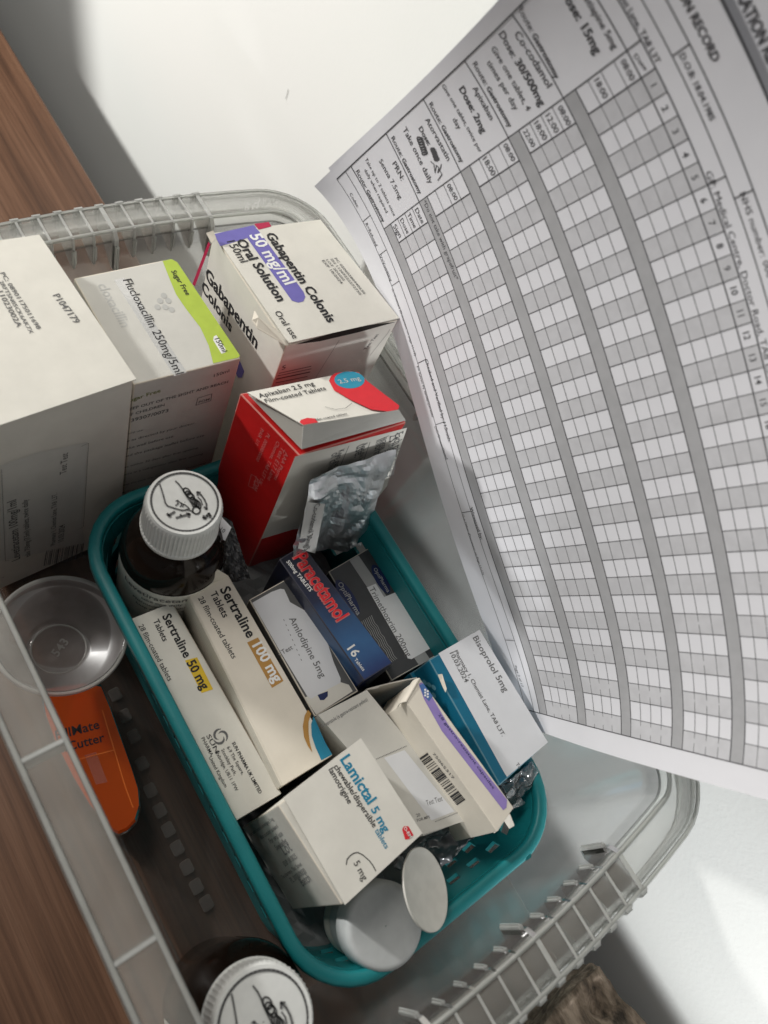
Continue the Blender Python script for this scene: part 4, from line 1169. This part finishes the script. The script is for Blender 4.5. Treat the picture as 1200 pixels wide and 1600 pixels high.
for d in range(31):
    s_ = str(d + 1); uc = U2 + (d + .5) * cS; wd = max(glyph(s_, .012)[0][:, 0]) * .33
    T(s_, (uc - wd / 2, 25.28 * rS), (uc + wd / 2, 25.28 * rS), .012, uv=True)
T('Pharmacy 1, Chemist Lane, TA8 L3T', (.3, 15.02), (4.6, 15.02), .01, uv=True)
T('D.O.B: 18.04.1985', (U2 + .1, 15.8), (U2 + 2.2, 15.8), .012, uv=True)
T('GP: Medical Centre, Doctor Road, TA8 L3T', (U2 + 3.5, 15.02), (U2 + 10.6, 15.02), .0, uv=True, h=.8)
T('NHS number: 000 000 0000', (U2 + 4.55, 15.8), (U2 + 8.9, 15.8), .0, uv=True, h=.8)
T('MEDICATION ADMINISTRATION RECORD', (-1.2, 16.62), (5.5, 16.62), .03, uv=True, h=1.1)
a.done('table_lines_and_lettering', PINKK, root)
a = SheetPrint(.00016)
rn = random.Random(5)
def loops(x0, y0, x1, y1, n, w_, sd):
    rn = random.Random(sd); P = []
    for i in range(n * 10):
        t = i / (n * 10); an = i * .63
        P.append((x0 + (x1 - x0) * t + w_ * math.cos(an) + rn.uniform(-.6, .6), y0 + (y1 - y0) * t + w_ * .7 * math.sin(an) + rn.uniform(-.6, .6)))
    return P
a.scrib(loops(655, 214, 665, 242, 7, 4.5, 1)); a.scrib(loops(676, 232, 683, 250, 8, 3.5, 2), .04)
a.scrib([(673, 252), (678, 256), (680, 270), (682, 258), (686, 262), (684, 270), (688, 264), (690, 256), (687, 266), (691, 272), (684, 282)], .02)
a.done('pen_scribble', PINKK, root)
# second sheet behind
root2 = thing('chart_sheet', 'second chart sheet lying behind the front one, its header just showing at the upper right', 'document', S(15, -2.4) + Vector((.004, 0, 0)), 'medication chart sheets')
OFF = (-.15, 1.2); DEP = .0035
sheet(root2, OFF, DEP)
a = SheetPrint(.00013, OFF, DEP)
a.hl(GV, U0, UE, .03); a.text('MEDICATION ADMINISTRATION RECORD', (.3, 16.62), (7.6, 16.62), .03, 1.25, True)
a.done('header_lettering', PINKK, root2)

# ================================================================ driftwood
def drift_mat():
    mt, nt, bs = new_mat('weathered driftwood')
    n1 = obj_noise(nt, 1, 6, .65, (150, 45, 220)); n2 = obj_noise(nt, 30, 4)
    c = ramp(nt, n1.outputs['Fac'], [(.34, (.035, .026, .018, 1)), (.5, (.17, .125, .088, 1)), (.68, (.36, .28, .21, 1))])
    nt.links.new(c.outputs[0], bs.inputs['Base Color']); bs.inputs['Roughness'].default_value = .9
    bump(nt, n1.outputs['Fac'], bs, 1.0, .003)
    return mt
bm = bmesh.new()
bmesh.ops.create_cube(bm, size=1)
bmesh.ops.subdivide_edges(bm, edges=bm.edges[:], cuts=22, use_grid_fill=True)
for vv in bm.verts:
    c = vv.co.copy()
    c.x *= .11; c.y *= .075; c.z *= .034
    cen = Vector((.160, -.197, .018))
    p_ = c + cen
    d = noise.noise(Vector((p_.x * 22, p_.y * 22, p_.z * 30))) * .010 + noise.noise(Vector((p_.x * 55, p_.y * 90, p_.z * 90))) * .0035
    for hx, hy, hr in ((.205, -.173, .006), (.176, -.19, .007)):
        dd = math.hypot(p_.x - hx, p_.y - hy)
        if dd < hr * 1.8 and c.z > 0: d -= .010 * (1 - dd / (hr * 1.8))
    nrm = Vector((c.x / .11, c.y / .075, c.z / .034)).normalized()
    vv.co = p_ + nrm * d
    if vv.co.z < .0005: vv.co.z = .0005
dw = bobj('driftwood', bm, drift_mat(), smooth=True)
dw['label'] = 'weathered brown driftwood block with dark knots on the table beyond the bin'; dw['category'] = 'driftwood'
